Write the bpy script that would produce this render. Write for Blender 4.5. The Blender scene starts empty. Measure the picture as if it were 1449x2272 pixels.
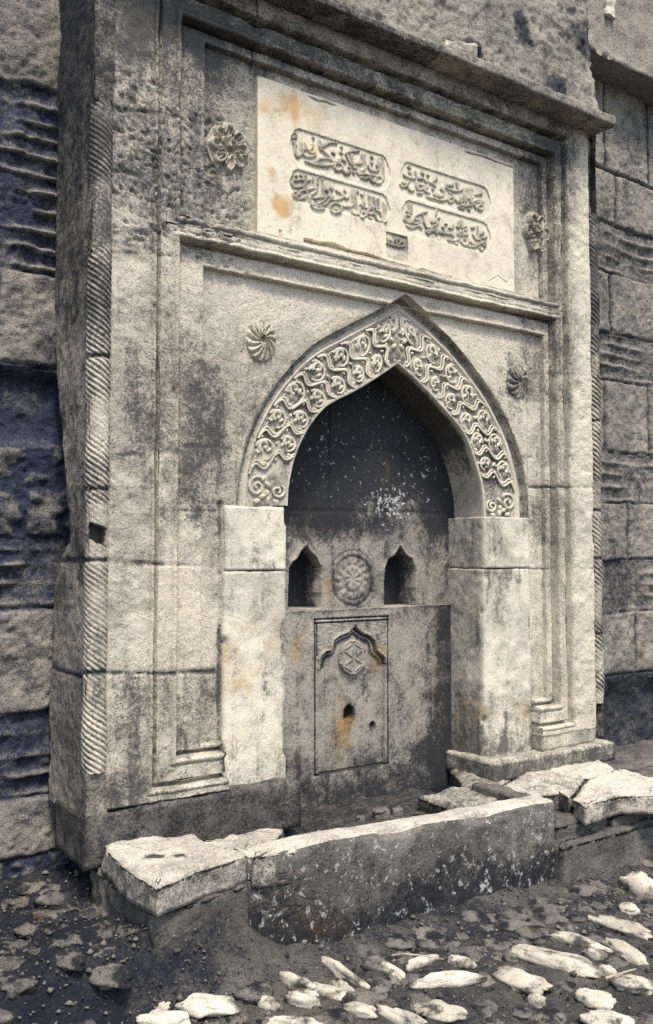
import bpy, math, random
import numpy as np
random.seed(7); rng = np.random.default_rng(7)
S = bpy.context.scene; COL = S.collection
R = math.radians
# ------------------------------------------------------------------ camera, sky, sun, exposure
YAW, PITCH, FPX, CXP, CYP = R(34.8), R(2.69), 2002., 724.5, 1136.
CAM = (0., -3.4, 1.5)
cam = bpy.data.objects.new('camera', bpy.data.cameras.new('camera')); COL.objects.link(cam)
cam.location = CAM; cam.rotation_euler = (R(90) + PITCH, 0, -YAW)
cam.data.sensor_fit = 'VERTICAL'; cam.data.sensor_height = 36; cam.data.lens = 36 * FPX / 2272
cam.data.clip_start = .05; cam.data.clip_end = 1000
S.camera = cam
SUN_EL, SUN_AZ = R(61), R(-12)          # azimuth measured from -Y (in front of the fountain) towards +X
sdir = (math.sin(SUN_AZ) * math.cos(SUN_EL), -math.cos(SUN_AZ) * math.cos(SUN_EL), math.sin(SUN_EL))
w = bpy.data.worlds.new('World'); S.world = w; w.use_nodes = True
nt = w.node_tree; bg = nt.nodes['Background']
sky = nt.nodes.new('ShaderNodeTexSky'); sky.sky_type = 'NISHITA'; sky.sun_disc = False
sky.sun_elevation = SUN_EL; sky.sun_rotation = math.atan2(sdir[0], sdir[1])
sky.air_density = 1.0; sky.dust_density = 2.5; sky.ozone_density = 1.0
nt.links.new(sky.outputs[0], bg.inputs[0]); bg.inputs[1].default_value = .145
sun = bpy.data.objects.new('sun', bpy.data.lights.new('sun', 'SUN')); COL.objects.link(sun)
sun.data.energy = 2.1; sun.data.angle = R(12); sun.data.color = (1, .93, .79)
from mathutils import Vector
sun.rotation_euler = Vector(sdir).to_track_quat('Z', 'Y').to_euler(); sun.location = (0, -6, 8)
S.view_settings.view_transform = 'Standard'; S.view_settings.look = 'None'
S.view_settings.exposure = 0.92; S.view_settings.gamma = 1
S.cycles.max_bounces = 5; S.cycles.diffuse_bounces = 3; S.cycles.glossy_bounces = 1
S.cycles.use_denoising = False

# ------------------------------------------------------------------ measuring: photo pixel -> point on a real plane
def ray(px, py):
    a = (px - CXP) / FPX; b = (CYP - py) / FPX
    cp, sp, cy, sy = math.cos(PITCH), math.sin(PITCH), math.cos(YAW), math.sin(YAW)
    return (sy*cp + a*cy - b*sy*sp, cy*cp - a*sy - b*cy*sp, sp + b*cp)
def W(px, py, Y=0.):
    d = ray(px, py); t = (Y - CAM[1]) / d[1]
    return (d[0]*t, CAM[2] + d[2]*t)
def PX(px, py, X):
    d = ray(px, py); t = X / d[0]
    return (CAM[1] + d[1]*t, CAM[2] + d[2]*t)
def PZ(px, py, Z=0.):
    d = ray(px, py); t = (Z - CAM[2]) / d[2]
    return (d[0]*t, CAM[1] + d[1]*t)

# ------------------------------------------------------------------ noise
def _h(ix, iy, iz, seed):
    n = (ix*374761393 + iy*668265263 + iz*2147483647 + seed*1274126177) & 0xffffffff
    n = ((n ^ (n >> 13)) * 1274126177) & 0xffffffff
    n = ((n ^ (n >> 16)) * 2246822519) & 0xffffffff
    return ((n ^ (n >> 15)) & 0xffff) / 65535.
def vnoise(p, seed=0):
    f = np.floor(p).astype(np.int64); t = p - f; t = t*t*(3 - 2*t)
    r = 0
    for dx in (0, 1):
        for dy in (0, 1):
            for dz in (0, 1):
                wgt = (t[:, 0] if dx else 1 - t[:, 0])*(t[:, 1] if dy else 1 - t[:, 1])*(t[:, 2] if dz else 1 - t[:, 2])
                r = r + wgt*_h(f[:, 0]+dx, f[:, 1]+dy, f[:, 2]+dz, seed)
    return r*2 - 1
def fbm(p, scale, octs=3, seed=0, stretch=(1, 1, 1), gain=.5):
    p = np.asarray(p, float)*scale*np.array(stretch); a = 1.; s = 0.; tot = 0.
    for o in range(octs):
        s = s + a*vnoise(p*2**o + o*17.3, seed + o); tot += a; a *= gain
    return s/tot
def sstep(a, b, x):
    t = np.clip((x - a)/(b - a), 0, 1); return t*t*(3 - 2*t)

# ------------------------------------------------------------------ materials
def stone(name, light, mid, dark, contrast=1., speck=.5, bump=.35, grain=.22, streak=.35, ochre=(.36, .22, .07), pits=.5, base_dirt=0., rough=.9, white=.3, scale=1.):
    m = bpy.data.materials.new(name); m.use_nodes = True
    t = m.node_tree; N = t.nodes; L = t.links; bs = N['Principled BSDF']
    bs.inputs['Roughness'].default_value = rough
    bs.inputs['Specular IOR Level'].default_value = .25
    tc = N.new('ShaderNodeTexCoord'); oi = N.new('ShaderNodeObjectInfo')
    add = N.new('ShaderNodeVectorMath'); add.operation = 'ADD'
    mulr = N.new('ShaderNodeVectorMath'); mulr.operation = 'SCALE'
    comb = N.new('ShaderNodeCombineXYZ')
    for i in range(3): L.new(oi.outputs['Random'], comb.inputs[i])
    L.new(comb.outputs[0], mulr.inputs[0]); mulr.inputs['Scale'].default_value = 37.
    L.new(tc.outputs['Object'], add.inputs[0]); L.new(mulr.outputs[0], add.inputs[1])
    co = add.outputs[0]
    def noise(sc, det=5, ro=.6, vec=None, dist=0.):
        n = N.new('ShaderNodeTexNoise'); n.inputs['Scale'].default_value = sc*scale; n.inputs['Detail'].default_value = det
        n.inputs['Roughness'].default_value = ro; n.inputs['Distortion'].default_value = dist
        L.new(vec or co, n.inputs['Vector']); return n.outputs['Fac']
    def rng_(v, a, b, c=0., d=1.):
        n = N.new('ShaderNodeMapRange'); n.interpolation_type = 'SMOOTHSTEP'
        L.new(v, n.inputs[0])
        for i, q in enumerate((a, b, c, d)): n.inputs[i+1].default_value = q
        return n.outputs[0]
    def mth(op, a, b):
        n = N.new('ShaderNodeMath'); n.operation = op
        for i, q in enumerate((a, b)):
            if isinstance(q, (int, float)): n.inputs[i].default_value = q
            else: L.new(q, n.inputs[i])
        return n.outputs[0]
    def mix(f, a, b, bt='MIX'):
        n = N.new('ShaderNodeMix'); n.data_type = 'RGBA'; n.blend_type = bt
        if isinstance(f, (int, float)): n.inputs['Factor'].default_value = f
        else: L.new(f, n.inputs['Factor'])
        for k, q in (('A', a), ('B', b)):
            sock = [s for s in n.inputs if s.name == k and s.type == 'RGBA'][0]
            if isinstance(q, tuple): sock.default_value = (*q, 1)
            else: L.new(q, sock)
        return [s for s in n.outputs if s.type == 'RGBA'][0]
    at = N.new('ShaderNodeAttribute'); at.attribute_name = 'm'
    sep = N.new('ShaderNodeSeparateColor'); L.new(at.outputs['Color'], sep.inputs[0])
    dirt_shade, och, lit = sep.outputs[0], sep.outputs[1], sep.outputs[2]
    mp = N.new('ShaderNodeMapping'); mp.inputs['Scale'].default_value = (9, 9, .9); L.new(co, mp.inputs['Vector'])
    big = noise(1.7, 6, .62); med = noise(9, 7, .68, dist=.4); fine = noise(55, 5, .75); gr = noise(150, 4, .8)
    stk = noise(1.6, 5, .65, mp.outputs[0])
    d0 = mth('ADD', dirt_shade, base_dirt)
    f1 = rng_(mth('ADD', mth('ADD', mth('MULTIPLY', big, .55), mth('MULTIPLY', med, .45)), mth('MULTIPLY', d0, .22)), .5 - .16/contrast, .5 + .16/contrast)
    c = mix(f1, light, mid)
    # dirt: attribute (with painted shade) + streaks + mottling, broken up by noise
    d = mth('ADD', mth('MULTIPLY', dirt_shade, 1.0), base_dirt)
    d = mth('ADD', d, mth('MULTIPLY', rng_(stk, .48, .75), streak*.8))
    nz = mth('ADD', mth('MULTIPLY', med, .9), mth('MULTIPLY', fine, .7))
    d2 = mth('ADD', d, mth('MULTIPLY', mth('SUBTRACT', nz, .80), 2.6))
    df = rng_(d2, .10, 1.0)
    c = mix(df, c, dark)
    # dark lichen specks, more where dirty
    sp = rng_(mth('ADD', noise(95, 4, .75), mth('MULTIPLY', d, .11)), .57, .66)
    dk = rng_(d, -.35, .55, .30, 1.15)
    c = mix(mth('MULTIPLY', sp, mth('MULTIPLY', dk, speck)), c, dark)
    sp2 = rng_(mth('ADD', noise(30, 4, .7, dist=.6), mth('MULTIPLY', d, .09)), .60, .70)
    c = mix(mth('MULTIPLY', sp2, mth('MULTIPLY', dk, speck*.8)), c, dark)
    # ochre stains
    of = mth('MULTIPLY', rng_(mth('ADD', noise(6, 5, .65, dist=.5), mth('MULTIPLY', och, .40)), .60, 1.0), .8)
    c = mix(of, c, ochre)
    # pale lichen specks
    ws = rng_(mth('ADD', noise(30, 5, .72, dist=.3), mth('MULTIPLY', lit, .13)), .68, .76)
    c = mix(mth('MULTIPLY', ws, white), c, (.62, .62, .60))
    g = rng_(gr, .30, .70, 1 - grain*2.1, 1 + grain*1.5)
    gg = N.new('ShaderNodeCombineColor')
    for i in range(3): L.new(g, gg.inputs[i])
    c = mix(rng_(med, .36, .62, .25, 1.), c, gg.outputs[0], 'MULTIPLY')
    L.new(c, bs.inputs['Base Color'])
    # relief
    pit = rng_(noise(48, 4, .65, dist=.3), .58, .72)
    hgt = mth('SUBTRACT', mth('ADD', mth('MULTIPLY', fine, 1.), mth('MULTIPLY', gr, .35)), mth('MULTIPLY', pit, pits))
    b = N.new('ShaderNodeBump'); b.inputs['Strength'].default_value = bump; b.inputs['Distance'].default_value = .012
    L.new(hgt, b.inputs['Height']); L.new(b.outputs[0], bs.inputs['Normal'])
    return m
M = {}
M['lime'] = stone('weathered_limestone', (.62, .558, .435), (.40, .362, .29), (.085, .082, .075), speck=.9, bump=.65, grain=.2, contrast=1.6, pits=.9, streak=.5)
M['rough'] = stone('eroded_limestone', (.46, .41, .32), (.26, .24, .195), (.05, .05, .052), speck=.9, bump=1.1, pits=1.2, base_dirt=.12, contrast=1.5, grain=.26)
M['marble'] = stone('pale_marble', (.74, .665, .51), (.60, .535, .41), (.22, .195, .155), speck=.18, bump=.2, grain=.13, streak=.3, pits=.2, ochre=(.50, .29, .11), white=.1, contrast=1.2)
M['jamb'] = stone('stained_jamb_marble', (.70, .635, .50), (.47, .43, .345), (.12, .11, .095), speck=.5, bump=.35, grain=.17, streak=.75, pits=.45, ochre=(.42, .27, .11), white=.15, contrast=1.5)
M['carved'] = stone('carved_marble', (.62, .56, .44), (.46, .415, .33), (.075, .072, .066), speck=.4, bump=.3, grain=.18, streak=.15, pits=.3)
M['nichestone'] = stone('grey_niche_stone', (.40, .37, .305), (.26, .24, .20), (.03, .0305, .034), speck=.6, bump=.45, ochre=(.33, .19, .05), white=.7, streak=.5, grain=.25, contrast=1.3)  # grey stone of the niche with a near-black dark tone
M['slabstone'] = stone('trodden_stone', (.64, .59, .48), (.44, .40, .33), (.07, .067, .06), speck=.6, bump=.8, white=.2, streak=0, contrast=1.4, grain=.25)
M['damp'] = stone('damp_stone', (.21, .195, .165), (.115, .108, .097), (.022, .023, .026), speck=.8, bump=.9, white=.6, ochre=(.17, .105, .04), contrast=1.5, grain=.35)
M['wall'] = stone('old_masonry', (.36, .33, .27), (.22, .205, .172), (.035, .038, .048), speck=.8, bump=1., pits=.9, contrast=1.3, streak=.2, white=.35, grain=.28)
M['darkwall'] = stone('bluish_old_masonry', (.33, .30, .25), (.19, .18, .165), (.032, .040, .075), speck=.8, bump=1., pits=.9, contrast=1.4, streak=.2, white=.35, grain=.3)  # old masonry, slightly darker and with bluish darks
M['soil'] = stone('dark_soil', (.15, .138, .115), (.078, .074, .067), (.014, .017, .028), speck=.8, bump=1.2, contrast=1.5, white=.6, ochre=(.12, .075, .03), streak=0, grain=.35)
M['cobble'] = stone('pale_cobble', (.64, .58, .465), (.40, .36, .285), (.055, .052, .048), speck=.5, bump=.45, white=.2, streak=0, ochre=(.50, .32, .14), grain=.2, contrast=1.4)
M['dullcobble'] = stone('soiled_cobble', (.23, .21, .18), (.12, .112, .098), (.015, .016, .02), speck=.8, bump=.9, white=.5, streak=0, grain=.3)
M['twig'] = stone('dry_twig', (.45, .40, .30), (.30, .26, .2), (.08, .07, .05), bump=.2, streak=0)

# ------------------------------------------------------------------ object helpers
def tag(o, label=None, cat=None, group=None, kind=None):
    if label: o['label'] = label
    if cat: o['category'] = cat
    if group: o['group'] = group
    if kind: o['kind'] = kind
    return o
def empty(name, loc, label, cat, group=None):
    o = bpy.data.objects.new(name, None); COL.objects.link(o); o.location = loc; o.empty_display_size = .2
    return tag(o, label, cat, group)
def wloc(o):
    v = Vector((0, 0, 0))
    while o: v += o.location; o = o.parent
    return np.array(v)
def mk(name, V, F, mat, parent=None, attr=None, smooth=True, loc=None):
    """V world positions, F list of face arrays (quads or tris) -> one mesh object"""
    V = np.asarray(V, float)
    base = wloc(parent) if parent else np.zeros(3)
    if loc is not None: base = base + np.array(loc)
    me = bpy.data.meshes.new(name)
    Fs = F if isinstance(F, list) else [F]
    Fs = [np.asarray(f, np.int32) for f in Fs if len(f)]
    nl = sum(f.size for f in Fs); nf = sum(len(f) for f in Fs)
    me.vertices.add(len(V)); me.vertices.foreach_set('co', (V - base).astype(np.float32).ravel())
    me.loops.add(nl); me.polygons.add(nf)
    me.loops.foreach_set('vertex_index', np.concatenate([f.ravel() for f in Fs]))
    tot = np.concatenate([np.full(len(f), f.shape[1], np.int32) for f in Fs])
    me.polygons.foreach_set('loop_start', np.concatenate([[0], np.cumsum(tot)[:-1]]).astype(np.int32))
    me.polygons.foreach_set('use_smooth', np.full(nf, smooth))
    me.update(calc_edges=True); me.validate()
    a = me.attributes.new('m', 'FLOAT_COLOR', 'POINT')
    A = np.zeros((len(V), 4), np.float32); A[:, 3] = 1
    if attr is not None: A[:, :attr.shape[1]] = attr
    a.data.foreach_set('color', A.ravel())
    me.materials.append(mat)
    o = bpy.data.objects.new(name, me); COL.objects.link(o)
    if parent: o.parent = parent
    if loc is not None: o.location = loc
    return o
def gridF(nu, nv, flip=False, closed=False):
    i = np.arange(nu if closed else nu - 1)[:, None]; j = np.arange(nv - 1)[None]
    i2 = (i + 1) % nu
    a, b, c, d = i*nv + j, i2*nv + j, i2*nv + j + 1, i*nv + j + 1
    q = np.stack(np.broadcast_arrays(a, b, c, d), -1).reshape(-1, 4)
    return q[:, ::-1] if flip else q

# ------------------------------------------------------------------ dirt map of the facade (stains, and overhang shade painted in along the top), in facade metres
BL = [  # px, py, radius x, radius y (photo px), amount
 (480, 330, 95, 190, .28), (480, 180, 90, 90, .2), (500, 430, 70, 90, .15), (330, 380, 70, 120, .35), (300, 120, 60, 150, .3),
 (430, 900, 60, 190, .45), (490, 960, 50, 120, .35), (420, 1120, 60, 90, .2), (310, 920, 40, 90, .45), (470, 1560, 30, 60, .5),
 (300, 1600, 60, 140, .3), (290, 1330, 50, 60, .12), (520, 1690, 30, 45, .95), (360, 700, 40, 120, .2), (300, 700, 50, 120, .1),
 (1185, 440, 45, 90, .25), (1190, 600, 45, 60, .2), (1240, 560, 30, 260, .35), (1240, 1000, 30, 300, .25), (1150, 850, 45, 70, .4), (1200, 800, 30, 90, .2),
 (1210, 1150, 30, 60, .3), (700, 130, 280, 60, .25), (1000, 230, 260, 60, .3), (560, 60, 120, 70, .15), (1220, 340, 60, 60, .3), (420, 60, 120, 60, .4),
 (1180, 700, 60, 20, .5), (600, 100, 160, 60, .25), (600, 850, 40, 90, .15), (1190, 1600, 40, 60, .1), (560, 900, 35, 90, .25), (250, 1770, 120, 50, .35), (150, 100, 110, 220, .7), (330, 40, 120, 90, .3),
 (740, 640, 170, 55, -.6), (640, 690, 110, 60, -.5), (560, 620, 110, 30, -.3), (1020, 720, 90, 30, -.4), (1300, 560, 30, 160, -.6), (1300, 950, 30, 240, -.6), (1300, 1400, 30, 200, -.5), (1030, 660, 160, 25, -.4), (700, 575, 200, 25, -.4), (300, 620, 40, 60, -.3), (290, 1400, 40, 90, -.2), (440, 1330, 50, 120, -.3), (1080, 790, 60, 60, -.3)]
BLW = []
for (px, py, rx, ry, a_) in BL:
    x, z = W(px, py, .03); x2, _ = W(px + rx, py, .03); _, z2 = W(px, py - ry, .03)
    BLW.append((x, z, abs(x2 - x), abs(z2 - z), a_))
def dirt_shade(V, k=1.):
    d = np.zeros(len(V))
    for (x, z, rx, rz, a_) in BLW:
        d += a_*np.exp(-(((V[:, 0]-x)/rx)**2 + ((V[:, 2]-z)/rz)**2))
    jl = np.array([1.018, 1.468, 1.915, 2.345, 2.74, 3.25]); jr = np.array([.9, 1.418, 1.83, 2.36, 2.9, 3.4])
    tl = np.array([.12, -.05, .10, .16, -.02, .22, .1]); tr = np.array([0, -.12, .02, -.10, .05, -.08, .15])
    lf = V[:, 0] < 1.86; rt = V[:, 0] > 3.74
    d += lf*tl[np.searchsorted(jl, V[:, 2])] + rt*tr[np.searchsorted(jr, V[:, 2])]
    return d*k
# masonry joints of the block work: (px0,py0,px1,py1)
JT = [(112, 1243, 490, 1257, .010), (108, 1492, 490, 1494, .009), (245, 1008, 352, 1010, .005), (565, 0, 572, 165, .008), (350, 770, 400, 778, .004),
      (1190, 1079, 1335, 1083, .007), (1225, 826, 1335, 838, .005), (1180, 1262, 1335, 1262, .004), (355, 248, 415, 262, .008), (245, 245, 352, 252, .004), (235, 560, 400, 566, .004), (1130, 1010, 1200, 1012, .004), (400, 1130, 492, 1132, .004), (400, 985, 530, 990, .003), (610, 660, 612, 770, .003)]
JTW = [(*W(a, b, .02), *W(c, d, .02), dep) for a, b, c, d, dep in JT]
_g = W(494, 1400, .068)[0]; JTW.append((_g, .55, _g-.004, 1.72, .018))
def joints(V, at):
    y = np.zeros(len(V)); wob = fbm(V, 14, 3, 91)*.006
    for (x0, z0, x1, z1, dep) in JTW:
        L2 = (x1-x0)**2 + (z1-z0)**2
        t = np.clip(((V[:, 0]-x0)*(x1-x0) + (V[:, 2]-z0)*(z1-z0))/L2, 0, 1)
        dist = np.hypot(V[:, 0]-x0-t*(x1-x0), V[:, 2]-z0-t*(z1-z0)) + wob
        g = np.exp(-(dist/(.004 + dep*.35))**2)*(.55 + .45*sstep(-.3, .3, fbm(V, 5, 2, 44)))
        br = sstep(-.25, .35, fbm(V, 8, 3, 45)); y += g*dep*(.35+.8*br); at[:, 0] += g*(.25+.8*br)
    return y
def weather(V, amp=.004, seed=3, chips=.0, pit=0., pitmask=None):
    """erode: displacement along Y (into the wall is +) and small in-plane wander"""
    V = V.copy()
    V[:, 1] += amp*fbm(V, 9, 4, seed) + amp*.5*fbm(V, 40, 2, seed+9)
    V[:, 0] += amp*.7*fbm(V, 11, 4, seed+20, gain=.65); V[:, 2] += amp*.8*fbm(V, 11, 4, seed+30, gain=.65)
    if chips:
        V[:, 1] += chips*sstep(.25, .6, fbm(V, 7, 3, seed+40))
    if pit:
        q = sstep(.1, .5, fbm(V, 45, 3, seed+50, (1, 1, 1.4)))*pit
        V[:, 1] += q*(pitmask if pitmask is not None else 1)
    return V
def pitted(V):   # the strongly eroded stretch of the frame at the upper left
    x0, z0 = W(200, 530, 0); x1, z1 = W(575, 255, 0)
    e = .03*fbm(V, 8, 2, 5)
    return sstep(x0, x0+.1, V[:, 0])*sstep(x1+.02, x1-.02, V[:, 0]+e)*sstep(z0-.03, z0+.03, V[:, 2]+e)*sstep(z1+.03, z1-.03, V[:, 2]+e)

# ------------------------------------------------------------------ THE FOUNTAIN
FT = empty('wall_fountain', (2.78, 0, .4), 'weathered stone wall fountain with carved pointed arch niche and Arabic inscription', 'fountain')
Y_PANEL, Y_ARCH, Y_JAMB, Y_BACK, Y_PLAQ = .085, .118, .068, .345, .062

def seg_d(V, pts):
    """distance in the wall plane to a polyline"""
    D = np.full(len(V), 9.)
    P_ = np.array(pts)
    for a, b in zip(P_[:-1], P_[1:]):
        ab = b - a; l2 = max(ab @ ab, 1e-12)
        t = np.clip(((V[:, 0]-a[0])*ab[0] + (V[:, 2]-a[1])*ab[1])/l2, 0, 1)
        D = np.minimum(D, np.hypot(V[:, 0]-a[0]-t*ab[0], V[:, 2]-a[1]-t*ab[1]))
    return D
def inside(V, poly):
    x, z = V[:, 0], V[:, 2]; r = np.zeros(len(V), bool); P_ = np.array(poly)
    for a, b in zip(P_, np.roll(P_, -1, 0)):
        c = ((a[1] > z) != (b[1] > z))
        with np.errstate(divide='ignore', invalid='ignore'):
            r ^= c & (x < (b[0]-a[0])*(z-a[1])/(b[1]-a[1]) + a[0])
    return r
# ---- arch curves (measured)
def crv(pts, n):
    p = np.array(pts); q = []
    P_ = np.vstack([2*p[0]-p[1], p, 2*p[-1]-p[-2]])
    for i in range(1, len(P_)-2):
        for t in np.linspace(0, 1, 24, endpoint=False):
            a, b, c, d = P_[i-1:i+3]
            q.append(.5*((2*b)+(c-a)*t+(2*a-5*b+4*c-d)*t*t+(3*b-a-3*c+d)*t**3))
    q.append(p[-1]); q = np.array(q)
    s = np.concatenate([[0], np.cumsum(np.hypot(*np.diff(q, axis=0).T))]); u = np.linspace(0, s[-1], n)
    return np.stack([np.interp(u, s, q[:, 0]), np.interp(u, s, q[:, 1])], -1)
def wp(pts, Y): return [W(x, y, Y) for x, y in pts]
OL = [(524, 1122), (531, 1050), (548, 980), (574, 915), (622, 840), (690, 768), (770, 722), (835, 689), (893, 657)]
OR = [(893, 657), (940, 697), (1000, 752), (1060, 826), (1110, 904), (1148, 990), (1168, 1080), (1172, 1150)]
IL = [(637, 1122), (641, 1070), (655, 1010), (682, 952), (722, 903), (780, 872), (830, 842), (880, 808)]
IR = [(880, 808), (920, 843), (980, 905), (1028, 965), (1053, 1030), (1068, 1090), (1073, 1150)]
NA = 170
outer = np.vstack([crv(wp(OL, Y_PANEL), NA), crv(wp(OR, Y_PANEL), NA)[1:]])
inner = np.vstack([crv(wp(IL, Y_ARCH), NA), crv(wp(IR, Y_ARCH), NA)[1:]])
NT = len(outer)
LJ0, LJ1 = W(497, 1400, Y_JAMB)[0], W(637, 1400, Y_JAMB)[0]
RJ0, RJ1 = W(1074, 1400, Y_JAMB)[0], W(1180, 1400, Y_JAMB)[0]
def ring_sweep(name, prof, mat, amp=.004, seed=1, step=.007, kd=1., chips=0., pit=.012, parent=None):
    """prof: list of (x0,x1,z0,z1,y) rectangles, each joined to the next by a strip that mitres at the corners"""
    P_ = []
    for a, b in zip(prof[:-1], prof[1:]):
        a = np.array(a); b = np.array(b); dd = max(abs(b - a))
        n = max(1, int(math.ceil(dd/.009)))
        for i in range(n): P_.append(a + (b-a)*i/n)
    P_.append(np.array(prof[-1]))
    x0, x1, z0, z1, _ = P_[0]
    nx = int((x1-x0)/step); nz = int((z1-z0)/step)
    tx = np.linspace(0, 1, nx, endpoint=False); tz = np.linspace(0, 1, nz, endpoint=False)
    rows = []
    for (x0, x1, z0, z1, y) in P_:
        xs = np.concatenate([x0+(x1-x0)*tx, np.full(nz, x1), x1-(x1-x0)*tx, np.full(nz, x0)])
        zs = np.concatenate([np.full(nx, z0), z0+(z1-z0)*tz, np.full(nx, z1), z1-(z1-z0)*tz])
        rows.append(np.stack([xs, np.full(len(xs), y), zs], -1))
    V = np.stack(rows, 1)   # loop, profile
    nu, nv = V.shape[:2]; V = V.reshape(-1, 3)
    at = np.zeros((len(V), 3)); at[:, 0] = dirt_shade(V, kd); pm = pitted(V); at[:, 0] += .02*pm; at[:, 2] += 1.2*pm
    j = joints(V, at)
    V = weather(V, amp, seed, chips, pit, pm*1. + .08)
    V[:, 1] += j
    V[:, 1] += pm*.006*fbm(V, 20, 3, 77)
    F = gridF(nu, nv, closed=True)
    lo, hi = LJ0 - .004, RJ1 + .004
    inn = (V[:, 0] > lo) & (V[:, 0] < hi) & (V[:, 2] < .9)
    F = F[~inn[F].all(1)]
    V[inn, 0] = np.where(V[inn, 0] < 2.7, lo, hi); V[inn, 1] = .2
    if name == 'lower_moulding':
        po = np.vstack([outer, [(outer[-1, 0], 1.7), (outer[0, 0], 1.7)]])
        ar = inside(V, po) & (V[:, 2] > 2.6); F = F[~ar[F].all(1)]; V[ar, 1] = Y_PANEL + .02
    return mk(name, V, F, mat, parent or FT, at)

def rects(r0, prof):
    return [(r0[0]+o, r0[1]-o, r0[2]+o, r0[3]-o, y) for o, y in prof]
A_IN = (1.515, 4.05, .552, 3.905)
A_OUT = (1.318, 4.248, .505, 4.0)
ring_sweep('outer_frame', [(*A_OUT, .12), (*A_OUT, .01), (1.325, 4.241, .512, 3.995, 0)] +
           rects(A_IN, [(-.022, 0), (-.018, .006), (-.014, -.003), (-.004, -.005), (0, .004), (.003, .03), (.008, .055), (.014, .055), (.02, .03), (.028, .022)]), M['lime'], .0075, 1, chips=.008)
def b_rects(zlo, zhi, b_lo, b_hi, c_lo, c_hi):
    Bx0, Bx1, Cx0, Cx1 = 1.627, 3.968, 1.755, 3.902
    o = (1.541, 4.024, zlo, zhi)
    def bb(d, y): return (Bx0+d, Bx1-d, b_lo+d, b_hi-d, y)
    def cc(d, y): return (Cx0+d, Cx1-d, c_lo+d, c_hi-d, y)
    return [(*o, .022), bb(-.03, .022), bb(-.024, .028), bb(-.018, .016), bb(-.006, .012), bb(0, .02), bb(.003, .055), bb(.008, .085), bb(.014, .085), bb(.02, .062), bb(.028, .058),
            cc(-.018, .058), cc(-.012, .054), cc(-.002, .054), cc(0, .062), cc(.004, .095), cc(.012, .092)]
ring_sweep('upper_moulding', b_rects(2.888, 3.878, 2.925, 3.797, 2.945, 3.733), M['lime'], .007, 2, kd=1.1, chips=.009)
ring_sweep('lower_moulding', b_rects(.579, 2.888, .66, 2.838, .698, 2.742), M['lime'], .006, 4, kd=.9, chips=.006)

def hfield(xs, zs, Y, hf, amp=.003, seed=5, kd=1., pit=.006, damp=None):
    X, Z = np.meshgrid(xs, zs, indexing='ij')
    V = np.stack([X.ravel(), np.full(X.size, float(Y)), Z.ravel()], -1)
    at = np.zeros((len(V), 3)); at[:, 0] = dirt_shade(V, kd)
    if hf is not None:
        V[:, 1] += hf(V, at)
    V[:, 1] += joints(V, at)
    pm = pitted(V)
    at[:, 2] += 1.*pm
    V = weather(V, amp, seed, 0, pit, pm + .1)
    return V, at
# upper panel (behind the inscription)
xs = np.arange(1.76, 3.9, .008); zs = np.arange(2.945, 3.735, .008)
V, at = hfield(xs, zs, Y_PANEL, None, .005, 6, 1.1, .014)
mk('upper_panel', V, gridF(len(xs), len(zs)), M['lime'], FT, at)

# spandrel panel
oz = lambda x: np.interp(x, outer[:, 0], outer[:, 1])
xo0, xo1 = outer[:, 0].min(), outer[:, 0].max()
xs = np.unique(np.concatenate([np.arange(1.76, 3.905, .008), xo0+np.array([-.002, .001, .004, .008, .013, .019, .026, .034]), xo1-np.array([-.002, .001, .004, .008, .013, .019, .026, .034]), [outer[NA-1, 0]]]))
nz_ = 260; vv = np.linspace(0, 1, nz_)
rows = []
order = np.argsort(outer[:, 0])
for x in xs:
    lo = np.interp(x, outer[order, 0], outer[order, 1]) if xo0 <= x <= xo1 else .70
    lo = min(lo, 2.75); rows.append(np.stack([np.full(nz_, x), np.full(nz_, Y_PANEL), lo + (2.752-lo)*vv], -1))
V = np.array(rows).reshape(-1, 3)
at = np.zeros((len(V), 3)); at[:, 0] = dirt_shade(V); j = joints(V, at)
edge = np.exp(-((V[:, 2]-np.interp(V[:, 0], outer[order, 0], outer[order, 1]))/.02)**2)
V2 = weather(V, .0035, 8, .003, .007, .25); V2[:, 0] = V[:, 0]; V2[:, 2] = V[:, 2]; V2[:, 1] += j
at[:, 0] += .35*edge*(V[:, 2] > 1.72)
mk('spandrel_panel', V2, gridF(len(xs), nz_), M['lime'], FT, at)

# arch: splayed rim, face, soffit
cen = .5*(outer + inner)
nrm = (inner - outer); wid = np.hypot(nrm[:, 0], nrm[:, 1])[:, None]
def abase(u, v):  # u in 0..NT-1, v 0 outer..1 inner, on the arch face
    i = np.clip(np.asarray(u), 0, NT-1); k = np.arange(NT)
    o = np.stack([np.interp(i, k, outer[:, 0]), np.interp(i, k, outer[:, 1])], -1)
    n = np.stack([np.interp(i, k, inner[:, 0]), np.interp(i, k, inner[:, 1])], -1)
    return o + (n-o)*np.asarray(v)[..., None]
prof = [(0, .05), (0, Y_PANEL-.002), (.003, .125), (.02, .134), (.05, .130), (.10, .120), (.14, .112), (.15, .118), (.16, .108), (.185, .107), (.20, .114), (.21, Y_ARCH)] + \
       [(v, Y_ARCH) for v in np.linspace(.24, .93, 24)] + [(.945, .110), (.985, .108), (1., .112), (1.0, .13), (1.0, .16), (1.0, .2), (1.0, .25), (1.0, .3), (1.0, Y_BACK+.02)]
uu = np.arange(NT)
V = np.stack([np.stack([*abase(uu, np.full(NT, v)).T, np.full(NT, y)], -1) for v, y in prof], 1)[..., [0, 2, 1]]
nu, nv = V.shape[:2]; V[:, 0, 1] = np.where(V[:, 0, 2] > 2.725, .05, Y_PANEL-.003); V = V.reshape(-1, 3); at = np.zeros((len(V), 3)); at[:, 0] = dirt_shade(V, .5)
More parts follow.
